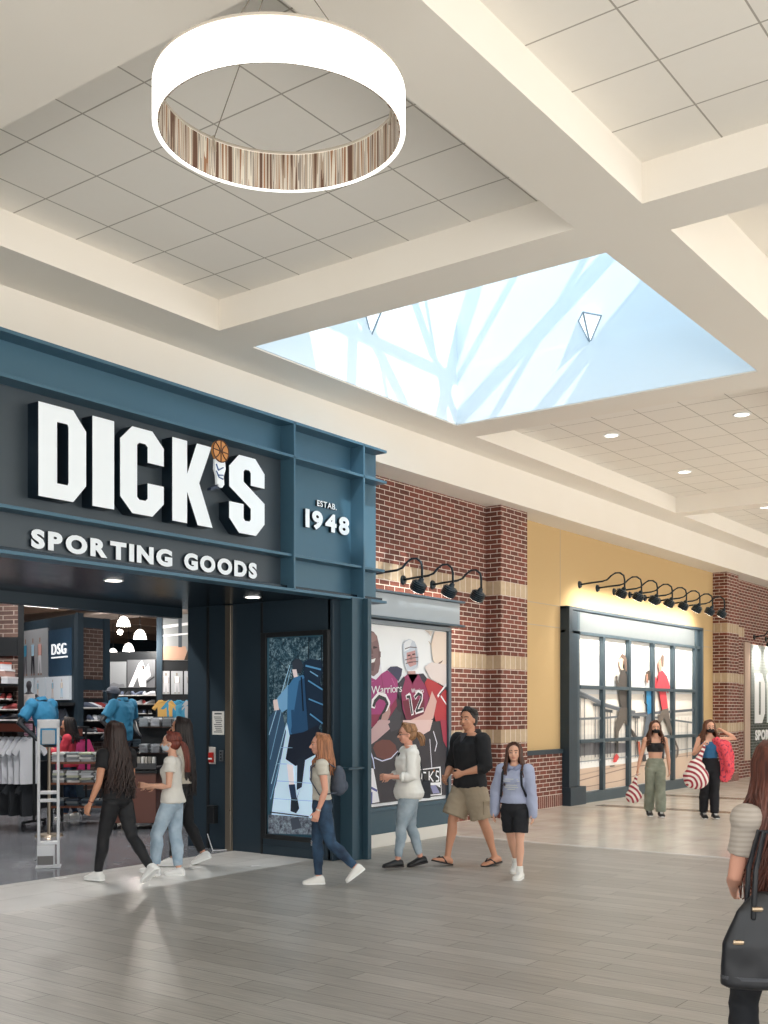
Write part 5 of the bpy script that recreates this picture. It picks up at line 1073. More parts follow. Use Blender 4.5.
loft(bm, [(bp_(x, 0, z), MB_ @ V3(a, 0, 0), MB_ @ V3(0, b, 0)) for z, a, b, x in ((-.20, .20, .065, 0), (-.19, .225, .08, 0), (-.02, .215, .075, 0), (.12, .17, .05, -.01), (.20, .11, .03, -.03))], n=24)
voxel('bag_body', bm, M_leather, hb, vs=.008, smooth=3, fold=.008, fscale=6)
bm = bmesh.new(); loft(bm, [(bp_(0, 0, z), MB_ @ V3(.226, 0, 0), MB_ @ V3(0, .083, 0)) for z in (-.165, -.150)], n=30); new_obj('base_trim', bm, mat('44464c', .3), hb)
for yy in (.045, -.045):
    bm = bmesh.new(); tube(bm, [bp_(-.10, yy, .12), bp_(-.07, yy, .30), bp_(-.02, yy*.7, .46), bp_(.05, yy*.7, .46), bp_(.09, yy, .30), bp_(.10, yy, .10)], .011, n=8); new_obj('handle', bm, M_leather, hb, smooth=True)
for xx, zz in ((-.17, .03), (-.08, .16), (.09, .14), (.17, .0), (-.2, -.14)):
    bm = bmesh.new(); tube(bm, [bp_(xx-.014, -.066, zz), bp_(xx+.014, -.066, zz)], .011, n=8); new_obj('metal_fitting', bm, mat('c8b49c', .25, .9), hb)
# ---- shopper inside the store
p = Fig('person with dark hair in coral top browsing between the clothing racks inside the store', 11.354, 14.767, 88, 1.64, skin='tan', legs=((5, 0), (-4, -8)), toe=(0, 0), ua=((.3, .2, -1), (.35, -.2, -1)), fa=((1, .1, .35), (1, 0, .3)), head=(0, -8))
p.top(mat('c83a4c', .8), hem=-.01, sleeve=1.8, add=.010, sleeve_add=.010, name='sweater'); p.bottoms(J_dark, 1.9, add=.006); p.shoes(mat('d8d8d4', .6)); p.hair('201614', 'long', .16, 90); p.mouth(); p.brows('1c1210')

# ================================================================== STORE INTERIOR
def cam_wedge(): pass
def face_block(name, A, B, z0, z1, th, m, kind=None, parent=None, bevel=0):
    """upright slab whose visible face runs from A to B (x,y) with thickness th behind it"""
    A = Vector((A[0], A[1], 0)); B = Vector((B[0], B[1], 0)); d = (B-A); n = Vector((-d.y, d.x, 0)).normalized()
    bm = bmesh.new()
    vs = [A, B, B+n*th, A+n*th]
    lo = [bm.verts.new(v+V3(0, 0, z0)) for v in vs]; hi = [bm.verts.new(v+V3(0, 0, z1)) for v in vs]
    bm.faces.new(lo); bm.faces.new(hi)
    for i in range(4): bm.faces.new((lo[i], lo[(i+1) % 4], hi[(i+1) % 4], hi[i]))
    return new_obj(name, bm, m, parent, kind=kind, bevel=bevel)
A0 = (13.492, 19.115); A1 = (12.762, 16.396); A2 = (13.557, 16.498)
dv = Vector((A1[0]-A0[0], A1[1]-A0[1], 0)); dn_ = dv.normalized(); fn = Vector((dn_.y, -dn_.x, 0))   # outward normal of the logo wall
shop = thing('department_wall', 'dark navy partition with DSG letters, lit posters and a brick end inside the store', 'partition')
face_block('core', A0, A1, 0, 3.54, .05, M_navy, parent=shop)
face_block('end_core', A1, A2, 0, 3.5, .05, M_navy, parent=shop)
def on(A, B, u0, u1, z0, z1, th, m, name, parent, off=.0):
    A = Vector((A[0], A[1], 0)); B = Vector((B[0], B[1], 0)); n = Vector(((B-A).y, -(B-A).x, 0)).normalized()
    a = A.lerp(B, u0)+n*(off+th); b = A.lerp(B, u1)+n*(off+th)
    return face_block(name, a, b, z0, z1, th, m, parent=parent)
on(A1, A2, .22, .85, 2.35, 3.3, .01, M_brick_dark, 'brick_panel', shop); on(A1, A2, .22, .85, 0.3, 2.15, .01, M_brick_dark, 'brick_panel', shop)
on(A1, A2, -.02, .16, 0, 3.56, .06, M_navy, 'post', shop); on(A1, A2, .86, 1.02, 0, 3.5, .06, M_navy, 'post', shop)
M_blue = mat('34506a', .4)
on(A0, A1, .55, .93, 2.42, 3.3, .02, M_blue, 'blue_panel', shop)
pst = on(A0, A1, .08, .55, 2.40, 3.36, .03, mat('b4b8be', .5), 'poster', shop)
def stand_fig(u, z0, h, colors, par, A, B, off):
    """printed standing figure: flat polygons on the picture"""
    A = Vector((A[0], A[1], 0)); B = Vector((B[0], B[1], 0)); d = (B-A).normalized(); n = Vector((d.y, -d.x, 0)); o = A.lerp(B, u)+n*off
    skin, topc, leg = colors
    parts = ((skin, ((-.03, .86), (.03, .86), (.035, .97), (0, 1), (-.035, .97))), (topc, ((-.10, .82), (.10, .82), (.09, .52), (-.09, .52))), (skin, ((-.13, .78), (-.10, .8), (-.09, .5), (-.12, .5))), (skin, ((.13, .78), (.10, .8), (.09, .5), (.12, .5))), (leg, ((-.09, .52), (.09, .52), (.12, .05), (.06, .05), (0, .42), (-.05, .05), (-.10, .05))), (skin, ((-.10, .05), (-.05, .05), (-.05, 0), (-.12, 0))), (skin, ((.06, .05), (.12, .05), (.14, 0), (.06, 0))))
    bm = bmesh.new(); ms = []
    for i, (c, pts) in enumerate(parts):
        if c not in ms: ms.append(c)
        f = bm.faces.new([bm.verts.new(o + n*(.001*i) + d*(x*h*1.1) + V3(0, 0, z0+z*h)) for x, z in pts]); f.material_index = ms.index(c)
    return new_obj('printed_figure', bm, [mat(c, .5, 0, .15) for c in ms], par)
for u, tc_, lc in ((.14, '3f8cae', '6a6a70'), (.28, 'a8cce0', '2c2c34'), (.41, 'd8a8a0', 'd0d0d4')):
    stand_fig(u, 2.46, .74, ('9a7464', tc_, lc), pst, A0, A1, .034)
def words(text, A, B, u0, u1, z0, h, off, m, parent, name='letter', th=.02):
    A = Vector((A[0], A[1], 0)); B = Vector((B[0], B[1], 0)); d = (B-A); n = Vector((d.y, -d.x, 0)).normalized(); W_ = (u1-u0)*d.length
    outs = put_letters(text, 0, W_, z0, h, 'Y', 0, th, [m], parent, offset=.0, gap=.16, name=name)
    base = A.lerp(B, u0)+n*off
    for o in outs: o.location = base; o.rotation_euler = (0, 0, math.atan2(d.y, d.x))
words('DSG', A0, A1, .62, .86, 2.83, .21, .02, mat('f4f6f8', .5, 0, .6), shop)
on(A0, A1, .61, .88, 2.76, 2.785, .03, mat('f4f6f8', .5, 0, .6), 'underline', shop)
for u0, u1 in ((.0, .30), (.34, .52), (.54, .93)):
    lb = on(A0, A1, u0, u1, 1.97, 2.27+.14, .05, mat('c8d0d8', .5, 0, .2), 'lightbox', shop)
    for k in range(2 if u1-u0 > .2 else 1):
        stand_fig(u0+(u1-u0)*(.3+.4*k), 2.0, .36, ('a48878', ('8cb8cc', 'd8d0c4')[k], ('c8b8b0', '9cc0d4')[k]), lb, A0, A1, .056)
on(A0, A1, 0, 1, 1.86, 1.92, .3, M_black, 'hanging_rail_shelf', shop)
# brick pillar at the left
pl = thing('brick_pillar', 'dark brick pillar with black steel edge just inside the store entrance', 'pillar')
B0 = (11.101, 17.47); B1 = (11.526, 16.387); B2 = (11.649, 16.389)
face_block('brick_face', B0, B1, 0, 4.4, .1, M_brick_dark, parent=pl)
face_block('steel_edge', B1, B2, 0, 4.4, .12, M_black, parent=pl)
on(B0, B1, 0, 1, 2.72, 3.05, .03, M_black, 'steel_band', pl)
# far partition behind with posters
C0 = (17.639, 21.579); C1 = (18.088, 20.126); C2 = (19.339, 18.934)
fw_ = thing('back_partition', 'black merchandising wall with large picture panels at the back of the store', 'partition')
face_block('core', C0, C1, 0, 3.2, .3, M_black, parent=fw_); face_block('core', C1, C2, 0, 4.5, .3, M_black, parent=fw_)
g0 = on(C0, C1, .04, .42, 2.32, 2.96, .03, mat('8c9094', .5), 'picture_panel', fw_)
g1 = on(C0, C1, .45, .96, 2.32, 3.0, .03, mat('5c5e62', .5), 'picture_panel', fw_)
def flat_poly(A, B, pts, off, hexc, par, name='printed_shape', em=.0):
    A = Vector((A[0], A[1], 0)); B = Vector((B[0], B[1], 0)); d = (B-A).normalized(); L_ = (B-A).length; n = Vector((d.y, -d.x, 0))
    bm = bmesh.new(); bm.faces.new([bm.verts.new(A+d*(u*L_)+n*off+V3(0, 0, z)) for u, z in pts])
    return new_obj(name, bm, mat(hexc, .5, 0, em), par)
flat_poly(C0, C1, ((.47, 2.34), (.66, 2.9), (.72, 2.98), (.78, 2.8), (.80, 2.34), (.68, 2.34), (.64, 2.6), (.56, 2.34)), .034, 'e6e6e8', g1)
flat_poly(C0, C1, ((.76, 2.7), (.84, 2.9), (.88, 2.6), (.80, 2.5)), .036, 'd4d4d8', g1); flat_poly(C0, C1, ((.72, 2.86), (.76, 2.86), (.77, 2.76), (.73, 2.76)), .038, '3c3432', g1); flat_poly(C0, C1, ((.80, 2.42), (.95, 2.56), (.95, 2.60), (.80, 2.46)), .040, '1c1c20', g1)
flat_poly(C0, C1, ((.06, 2.34), (.40, 2.34), (.38, 2.42), (.3, 2.40), (.2, 2.45), (.06, 2.38)), .034, '70747a', g0)
on(C1, C2, -.02, .06, 0, 4.5, .05, M_navy, 'post', fw_)
g2 = on(C1, C2, .06, .47, 2.98, 4.2, .03, mat('84888a', .5), 'picture_panel', fw_)
for pts, hx, o_ in ((((.06, 2.99), (.36, 2.99), (.40, 3.2), (.38, 3.32), (.06, 3.32)), 'b08c78', .032), (((.06, 3.75), (.47, 3.85), (.47, 3.92), (.06, 3.82)), 'e4e6e8', .033), (((.28, 3.3), (.33, 3.3), (.33, 4.15), (.28, 4.15)), '3c444c', .034), (((.06, 3.55), (.47, 3.62), (.47, 3.66), (.06, 3.59)), 'e4e6e8', .035), (((.36, 2.99), (.47, 2.99), (.47, 3.5)), '3a3028', .036)): flat_poly(C1, C2, pts, o_, hx, g2)
for u0, u1 in ((.06, .16), (.18, .34), (.36, .52)):
    g = on(C1, C2, u0, u1, 2.16, 2.72, .03, mat('b4b8bc', .5, 0, .08), 'picture_panel', fw_)
    stand_fig((u0+u1)/2, 2.18, .5, ('8a8078', 'e8e8ea', 'c8c8cc'), g, C1, C2, .034)
# t-shirt shape
def tee_mesh(w, h, th, sl=.30, seed=0):
    bm = bmesh.new(); a = w/2
    P = [(-a*.28, h), (-a*.62, h*.985), (-a*1.25, h*.66), (-a*.98, h*.58), (-a*.72, h*.72), (-a*.70, 0), (a*.70, 0), (a*.72, h*.72), (a*.98, h*.58), (a*1.25, h*.66), (a*.62, h*.985), (a*.28, h), (a*.12, h*.95), (-a*.12, h*.95)]
    prism(bm, [Vector((x, -th/2, z)) for x, z in P], Vector((0, th, 0)))
    bmesh.ops.subdivide_edges(bm, edges=[e for e in bm.edges if e.calc_length() > .12], cuts=3, use_grid_fill=False)
    for v in bm.verts:
        v.co.y += .02*math.sin(v.co.x*22+seed)*(1-v.co.z/h*.7)
        v.co.x *= 1+.03*math.sin(v.co.z*15+seed)
    return bm
def hang_tee(loc, rz, col, label, group, w=.5, h=.7, th=.05, seed=0, cat='shirt'):
    t = thing('hanging_shirt', label, cat, loc, rz, group)
    o = new_obj('shirt_body', tee_mesh(w, h, th, seed=seed), mat(col, .85), t, bevel=.006); o.location = (0, 0, -h)
    bm = bmesh.new(); tube(bm, [(-w*.36, 0, -.05), (0, 0, .01), (w*.36, 0, -.05)], .008, n=6); tube(bm, [(0, 0, .0), (0, 0, .06), (.02, 0, .085), (.03, 0, .07)], .004, n=6)
    new_obj('hanger', bm, M_black, t)
    return t
def clothes_rack(label, A, B, zr, wheels=True):
    A = Vector((A[0], A[1], 0)); B = Vector((B[0], B[1], 0)); t = thing('clothes_rack', label, 'clothes rack')
    bm = bmesh.new(); tube(bm, [A+V3(0, 0, zr), B+V3(0, 0, zr)], .016, n=8, round_ends=False); new_obj('rail', bm, M_black, t)
    n = Vector((-(B-A).y, (B-A).x, 0)).normalized()
    for p_ in (A, B):
        bm = bmesh.new()
        tube(bm, [p_+V3(0, 0, .1), p_+V3(0, 0, zr+.12)], .02, n=8, round_ends=False); tube(bm, [p_-n*.28+V3(0, 0, .1), p_+n*.28+V3(0, 0, .1)], .02, n=8); new_obj('upright', bm, M_black, t)
        for q in (-.26, .26):
            bm = bmesh.new(); c = p_+n*q; cyl(bm, c+(B-A).normalized()*-.015+V3(0, 0, .04), c+(B-A).normalized()*.015+V3(0, 0, .04), .04, n=14); new_obj('caster', bm, mat('2a2a2e', .4), t)
    bm = bmesh.new(); 
    face_block('rack_top', A-n*.22, B-n*.22, zr+.12, zr+.16, .44, M_black, parent=t)
    face_block('sign_strip', A-n*.23, B-n*.23, zr+.0, zr+.12, .02, mat('5c3026', .5), parent=t)
    return t, A, B, n
# left rack of white tees
rA = (9.614, 15.949); rB = (10.214, 14.122)
t, A, B, n = clothes_rack('black rolling rack full of white shirts at the left edge of the entrance', rA, rB, 1.46)
d = (B-A).normalized(); rz0 = math.atan2(d.y, d.x)
L_ = (B-A).length
for k in range(16):
    u = 1-(.04+k*.058); q = A.lerp(B, u)
    col = 'dcdfe6' if k < 7 or k > 9 else ('8a7468' if k == 8 else 'd8b8bc')
    hang_tee(q+V3(0, 0, 1.38)-n*.0, rz0+math.radians(58), col, '%s shirt on the left rolling rack, %s from its right end' % ({'dcdfe6': 'white', '8a7468': 'brown', 'd8b8bc': 'pale pink'}[col], ORD[k]), 'shirts on the left rolling rack', .44, .72, .05, k)
for k in range(7):
    q = A.lerp(B, 1-(.08+k*.12)); 
    hang_tee(q+V3(0, 0, .72)+n*.1, rz0+math.radians(70), '2c3036', 'dark garment on the lower rail of the left rolling rack, %s from right' % ORD[k], 'dark garments on the lower rail', .4, .56, .05, k)
# security pedestal
g = thing('security_pedestal', 'tall white anti-theft gate pedestal standing at the store entrance', 'security gate', (7.759, 10.459, 0), math.radians(-40)); g.scale = (.72, 1, 1)
M_ped = mat('d8dade', .4)
def gp(name, dd, m=M_ped, b=.01): return bx(name, dd, m, g, bevel=b)
gp('side_rail', (-.17, -.125, -.03, .03, .0, 1.66)); gp('side_rail', (.125, .17, -.03, .03, .0, 1.66))
gp('top_bar', (-.17, .17, -.03, .03, 1.58, 1.68)); gp('cross_bar', (-.125, .125, -.025, .025, .74, .78)); gp('cross_bar', (-.125, .125, -.025, .025, .83, .87)); gp('grey_plate', (-.10, .10, -.02, .02, 1.40, 1.56), mat('b0b4ba', .4))  # slightly greyer plate just below the top bar
gp('base_box', (-.17, .10, -.09, .05, .02, .26)); gp('base_grille', (-.16, .08, -.097, -.09, .04, .14), mat('6e6c6c', .5), .002); gp('foot_plate', (-.19, .19, -.11, .11, 0, .02))
gp('electronics_cover', (-.14, .14, -.035, .035, .26, .30))
# display tables
def folded(loc, rz, col, label, group, w=.21, dp=.34, h=.035):
    bm = bmesh.new(); box(bm, -w/2, w/2, -dp/2, dp/2, 0, h)
    bmesh.ops.bevel(bm, geom=bm.edges[:], offset=h*.42, segments=2, affect='EDGES')
    o = new_obj('folded_shirt', bm, mat(col, .85), None, smooth=False); o.location = loc; o.rotation_euler = (0, 0, rz)
    return tag(o, label, 'shirt', group)
tb = (11.05, 13.999, 0.998)
TBX, TBY = tb[0], tb[1]
RZ = math.atan2(-0.8051, 0.5931)
t = thing('display_table', 'wooden tiered display table on casters stacked with folded shirts behind the walking shoppers', 'table', (TBX, TBY, 0), RZ)
for i, z in enumerate((.98, .66, .30)):
    bx('shelf', (-.46, .46, -.32, .32, z-.03, z), M_wood, t, bevel=.004)
for x in (-.43, .43):
    for y in (-.28, .28):
        bx('leg', (x-.02, x+.02, y-.02, y+.02, .08, .98), M_black, t)
        bm = bmesh.new(); cyl(bm, (x-.015, y, .04), (x+.015, y, .04), .04, n=14); new_obj('caster', bm, M_black, t)
cs = ['d8dade', 'c4c8cc', 'a8acb0', 'e4e4e2', '8a9298', 'c8ccb8']
nm = {'d8dade': 'white', 'c4c8cc': 'light grey', 'a8acb0': 'grey', 'e4e4e2': 'off-white', '8a9298': 'slate', 'c8ccb8': 'pale green', '3c4654': 'navy', '50606c': 'blue grey'}
ca, sa = math.cos(RZ), math.sin(RZ)
for zi, z in enumerate((.98, .66, .30)):
    for k, x in enumerate((-.33, -.11, .11, .33)):
        nst = (4, 5, 3)[zi]
        for j in range(nst):
            c = cs[(k+j+zi*2) % 6] if zi < 2 else ('3c4654', '50606c', '8a9298')[(k+j) % 3]
            xx = x + .01*math.sin(k*7+j*3); yy = -.12+.01*math.cos(j*5)
            folded((TBX+xx*ca-yy*sa, TBY+xx*sa+yy*ca, z+j*.037+.001), RZ+.05*math.sin(j*3+k), c, '%s folded shirt, %s up in %s stack, %s shelf of tiered table' % (nm[c], ORD[j], ORD[k], ('top', 'middle', 'bottom')[zi]), 'folded shirts on the tiered table')
# brown counter
ct = (11.159, 12.839, 0.571)
t = thing('sales_counter', 'reddish brown display counter on casters behind the red-haired person', 'counter', (ct[0], ct[1], 0), RZ)
bx('cabinet', (-.40, .32, -.3, .4, .10, .84), mat('6a3a2c', .35), t, bevel=.006); bx('counter_top', (-.42, .34, -.32, .42, .84, .88), M_black, t, bevel=.004)
for x in (-.32, .25):
    bm = bmesh.new(); cyl(bm, (x, -.25, .05), (x+.04, -.25, .05), .05, n=14); new_obj('caster', bm, M_black, t)
bx('tray', (-.10, .32, -.28, .3, .90, .93), mat('3a3c40', .4), t); bx('tray_divider', (-.10, .32, -.28, -.26, .93, .99), mat('3a3c40', .4), t)
for k in range(7):
    x = -.06+k*.055; y = -.2
    o = bx('boxed_product', (-.02, .02, -.05, .05, 0, .15), mat(('dcdcd8', 'b8b4ac', '9c9890')[k % 3], .5)); o.location = (ct[0]+x*ca-y*sa, ct[1]+x*sa+y*ca, .932); o.rotation_euler = (0, 0, RZ)
    tag(o, 'small pale box standing in the counter tray, %s from left' % ORD[k], 'box', 'boxes in the counter tray')
# riser for mannequins
def torso_form(label, x, y, z, rz, H=1.8, col='3f8fb8', head=False, cap=False, lean=0):
    t = thing('mannequin', label, 'mannequin', (x, y, 0), rz)
    M_man = mat('2e3238', .35)
    bm = bmesh.new(); P0 = V3(0, 0, z)
    def rg(s0, s1, add, k=1.0):
        out = []
        for v, a, b, o in TM:
            if s0 <= v <= s1: out.append((P0+V3(o*H+math.sin(lean)*v*H, 0, v*H), V3(0, (a+add)*H, 0), V3((b+add)*H, 0, 0)))
        return out
    loft(bm, rg(-.06, .34, 0), n=22); sh = []
    for sg in (1, -1):
        s_ = P0+V3(math.sin(lean)*.28*H, sg*.12*H, .275*H); e = s_+V3(-.05*H, sg*.09*H, -.14*H); w = e+V3(.09*H, -sg*.06*H, -.10*H)
        ell(bm, s_, (.04*H,)*3); tube(bm, [s_, e, w], [.034*H, .026*H, .018*H]); tube(bm, [w, w+V3(.03*H, 0, -.03*H)], [.018*H, .014*H]); sh.append((s_, e))
    if head:
        c = P0+V3(.01*H+math.sin(lean)*.4*H, 0, .405*H); tube(bm, [P0+V3(math.sin(lean)*.3*H, 0, .30*H), c], .034*H); ell(bm, c+V3(0, 0, .02*H), (.058*H, .046*H, .062*H)); ell(bm, c+V3(.02*H, 0, -.025*H), (.035*H, .034*H, .035*H))
    voxel('mannequin_body', bm, M_man, t, vs=.011, smooth=3)
    bm = bmesh.new(); loft(bm, rg(-.04, .31, .010), n=24)
    for s_, e in sh: ell(bm, s_, (.05*H,)*3); tube(bm, [s_, s_.lerp(e, .72)], [.045*H, .046*H], round_ends=False)
    po_ = voxel('polo_shirt', bm, mat(col, .8), t, vs=.010, smooth=3, fold=.016, fscale=7, seed=x)
    bm = bmesh.new(); tube(bm, [P0+V3(math.sin(lean)*.31*H, 0, .305*H), P0+V3(math.sin(lean)*.33*H-.005, 0, .335*H)], [.055*H, .043*H], n=18, round_ends=False); new_obj('collar', bm, mat(col, .8), po_)
    if cap:
        bm = bmesh.new(); ell(bm, c+V3(-.004*H, 0, .038*H), (.064*H, .052*H, .048*H)); prism(bm, [c+V3(x_*H, y_*H, .035*H) for x_, y_ in ((.04, .045), (.09, .035), (.11, 0), (.09, -.035), (.04, -.045))], V3(0, 0, .008)); voxel('cap', bm, mat('6a6e78', .8), t, vs=.009, smooth=1)
    bm = bmesh.new(); tube(bm, [V3(0, 0, .03), V3(0, 0, z-.05*H)], .025, n=10, round_ends=False); loft(bm, [(V3(0, 0, .0), V3(.2, 0, 0), V3(0, .2, 0)), (V3(0, 0, .03), V3(.18, 0, 0), V3(0, .18, 0))], n=24); new_obj('stand', bm, M_steel, t)
    return t
m1 = (11.536, 13.508, 1.942); m2 = (11.988, 14.412, 1.95); m3 = (9.664, 13.015, 1.928)
torso_form('headless dark mannequin in blue polo above the brown counter', m1[0], m1[1]+.15, 1.36, RZ+math.radians(-25), 1.85)
torso_form('dark mannequin with head and cap in blue polo behind the headless mannequin', m2[0], m2[1], 1.30, RZ+math.radians(-150), 1.8, head=True, cap=True)
torso_form('dark mannequin in blue polo behind the security pedestal', m3[0], m3[1], 1.36, RZ+math.radians(-20), 1.8, col='2f7ea8', lean=-.25)
# female mannequin in patterned leggings in front of the department wall
f1 = (12.252, 17.088, 1.965)
t = thing('mannequin', 'slim mannequin in white top and pink leggings before the lit posters', 'mannequin', (f1[0], f1[1], 0), RZ-PI/2)
bx('plinth', (-.3, .3, -.3, .3, 0, .85), M_black, t)
H = 1.7; z = 1.72; bm = bmesh.new(); loft(bm, [(V3(0, 0, z+v*H*.7), V3(0, a*H*.8, 0), V3(b*H*.8, 0, 0)) for v, a, b, o in TF], n=20)
ell(bm, (0, 0, z+.42*H*.72), (.06, .05, .085)); tube(bm, [(0, 0, z+.22*H), (0, 0, z+.28*H)], .035)
for sg in (1, -1): tube(bm, [(0, sg*.13, z+.27*H*.7), (-.03, sg*.27, z+.14*H*.7), (.06, sg*.13, z+.02)], [.036, .03, .022])
voxel('mannequin_body', bm, mat('4a4a52', .35), t, vs=.012, smooth=2)
bm = bmesh.new(); loft(bm, [(V3(0, 0, z+v*H*.7), V3(0, a*H*.88, 0), V3(b*H*.9, 0, 0)) for v, a, b, o in TF if .08 < v < .3], n=20); voxel('white_top', bm, mat('dcd8d8', .8), t, vs=.012)
bm = bmesh.new(); 
for sg in (1, -1): tube(bm, [(0, sg*.07, z+.02), (0, sg*.08, z-.4), (0, sg*.08, z-.84)], [.095, .07, .045])
voxel('leggings', bm, striped('pink_pattern', 'b87a9a', 'd8c0cc', 8, 'Z'), t, vs=.012)
# pink shirts on a rack and wall merchandise
pA = (11.896, 15.717); pB = (12.163, 15.355)
t, A, B, n = clothes_rack('black rack of pink shirts behind the tiered table', pA, pB, 1.34)
d = (B-A).normalized(); rz1 = math.atan2(d.y, d.x)
for k in range(6): hang_tee(A.lerp(B, .08+k*.17)+V3(0, 0, 1.28), rz1+math.radians(35), ('d02a70', 'c83050', 'd84888')[k % 3], '%s shirt on the pink rack, %s from left' % (('magenta', 'crimson', 'pink')[k % 3], ORD[k]), 'shirts on the pink rack', .3, .62, .04, k)
for k, (c, nme) in enumerate((('d0a860', 'mustard'), ('3f90b8', 'blue'), ('4fa0c4', 'light blue'), ('c8c8c8', 'grey'))):
    A = Vector((C1[0], C1[1], 0)); B = Vector((C2[0], C2[1], 0)); d = (B-A).normalized(); n = Vector((d.y, -d.x, 0)); q = A.lerp(B, .10+k*.125)+n*.2
    hang_tee(q+V3(0, 0, 2.02), math.atan2(d.y, d.x), c, '%s tee face-out on the back wall, %s from the post' % (nme, ORD[k]), 'face-out tees on the back wall', .5, .62, .05, k)
for k, (u, c, nme) in enumerate(((.2, 'c8a040', 'mustard'), (.3, '9c3a34', 'red'), (.42, '3a3c44', 'charcoal'), (.62, 'd4c8bc', 'cream'), (.78, 'c8b8b0', 'blush'), (.9, '3c4450', 'navy'))):
    A = Vector((A0[0], A0[1], 0)); B = Vector((A1[0], A1[1], 0)); d = (B-A).normalized(); n = Vector((d.y, -d.x, 0)); q = A.lerp(B, u)+n*.18
    hang_tee(q+V3(0, 0, 1.82), math.atan2(d.y, d.x)+.25, c, '%s tee hanging under the lit posters' % nme, 'tees under the lit posters', .40, .62, .05, k)
# shoes and caps on wall shelving
def shoe_mesh(col, sole):
    bm = bmesh.new()
    loft(bm, [(V3(x, 0, z), V3(0, a, 0), V3(0, 0, h)) for x, z, a, h in ((-.13, .05, .02, .03), (-.12, .065, .035, .05), (-.05, .065, .04, .05), (.03, .05, .042, .035), (.10, .035, .038, .022), (.135, .03, .015, .012))], n=12)
    bx_ = box(bm, -.135, .14, -.042, .042, 0, .02, mi=1)
    me = bpy.data.meshes.new('shoe'); bmesh.ops.recalc_face_normals(bm, faces=bm.faces[:]); bm.to_mesh(me); bm.free(); me.materials.append(mat(col, .6)); me.materials.append(mat(sole, .6))
    return me
SH = [(shoe_mesh(a, b), n_) for a, b, n_ in (('1c2028', 'e0e0e0', 'black'), ('d0d4dc', 'f0f0f0', 'white'), ('4a5468', 'e0e0e0', 'slate blue'), ('8a9098', 'dcdcdc', 'grey'), ('8c3838', 'e8e0e0', 'red'))]
def shoe_wall(label, A, B, us, zs, cols, off, grp, where, z_back=(.9, 2.0), back=True):
    A = Vector((A[0], A[1], 0)); B = Vector((B[0], B[1], 0)); d = (B-A).normalized(); n = Vector((d.y, -d.x, 0)); L_ = (B-A).length
    t = thing('shelf_unit', label, 'shelf')
    a = A.lerp(B, us[0])+n*off; b = A.lerp(B, us[1])+n*off
    face_block('back_board', a, b, z_back[0], z_back[1], .03, M_black, parent=t)
    for z in zs: face_block('shelf', a+n*.24, b+n*.24, z-.02, z, .24, mat('3a3836', .5), parent=t)
    r_ = random.Random(int(len(grp)*7))
    for i, z in enumerate(zs):
        for k in range(cols):
            me, nme = SH[r_.randrange(5)]
            o = bpy.data.objects.new('shoe', me); COL.objects.link(o); q = a.lerp(b, (k+.5)/cols)+n*.13
            o.location = q+V3(0, 0, z+.001); o.rotation_euler = (0, 0, math.atan2(n.y, n.x)+r_.uniform(-.9, .9))
            tag(o, '%s shoe, %s from left on %s shelf up of %s' % (nme, ORD[k], ORD[i], where), 'shoe', grp)
shoe_wall('black shelf unit of shoes on the brick pillar', B0, B1, (0.0, .98), (1.42, 1.60, 1.78, 1.96), 9, .0, 'shoes on the pillar shelves', 'brick pillar unit', (1.2, 2.14))
shoe_wall('black shelf unit of shoes below the grey picture panels', C0, C1, (.05, .97), (1.45, 1.68, 1.91, 2.12), 9, .03, 'shoes under the grey picture panels', 'unit under grey pictures', (1.2, 2.3))
shoe_wall('black shelf unit of shoes on the brick end of the navy partition', A1, A2, (.2, .88), (1.35, 1.58, 1.81), 5, .02, 'shoes on the brick partition end', 'brick partition unit', (1.2, 2.0))
for i, z in enumerate((.95, 1.18)):
    pass
# shoe boxes on pillar top shelf
t = thing('wall_shelf', 'black shelf high on the brick pillar holding shoe boxes', 'shelf')
on(B0, B1, 0, 1, 2.20, 2.23, .32, M_black, 'board', t)
for k, (x, z, c) in enumerate(((.62, 2.135, 'b8b8c0'), (.80, 2.135, '8c6a60'), (.95, 2.135, 'c8ccd4'), (.74, 2.26, 'd0d4dc'), (.90, 2.26, 'a08078'), (.84, 2.385, 'c8ccd4'))):
    A = Vector((B0[0], B0[1], 0)); B = Vector((B1[0], B1[1], 0)); d = (B-A).normalized(); n = Vector((d.y, -d.x, 0)); q = A.lerp(B, x)+n*.16
    t = thing('shoe_box', 'shoe box on the high pillar shelf, %s' % ('bottom row left', 'bottom row middle', 'bottom row right', 'second row left', 'second row right', 'on top of the pile')[k], 'box', (q.x, q.y, z+.1), math.atan2(d.y, d.x), 'shoe boxes on the pillar shelf')
    bx('carton', (-.065, .065, -.15, .15, 0, .09), mat(c, .6), t); bx('lid', (-.068, .068, -.153, .153, .09, .12), mat('b04a38' if k % 2 else 'dcdce0', .6), t)
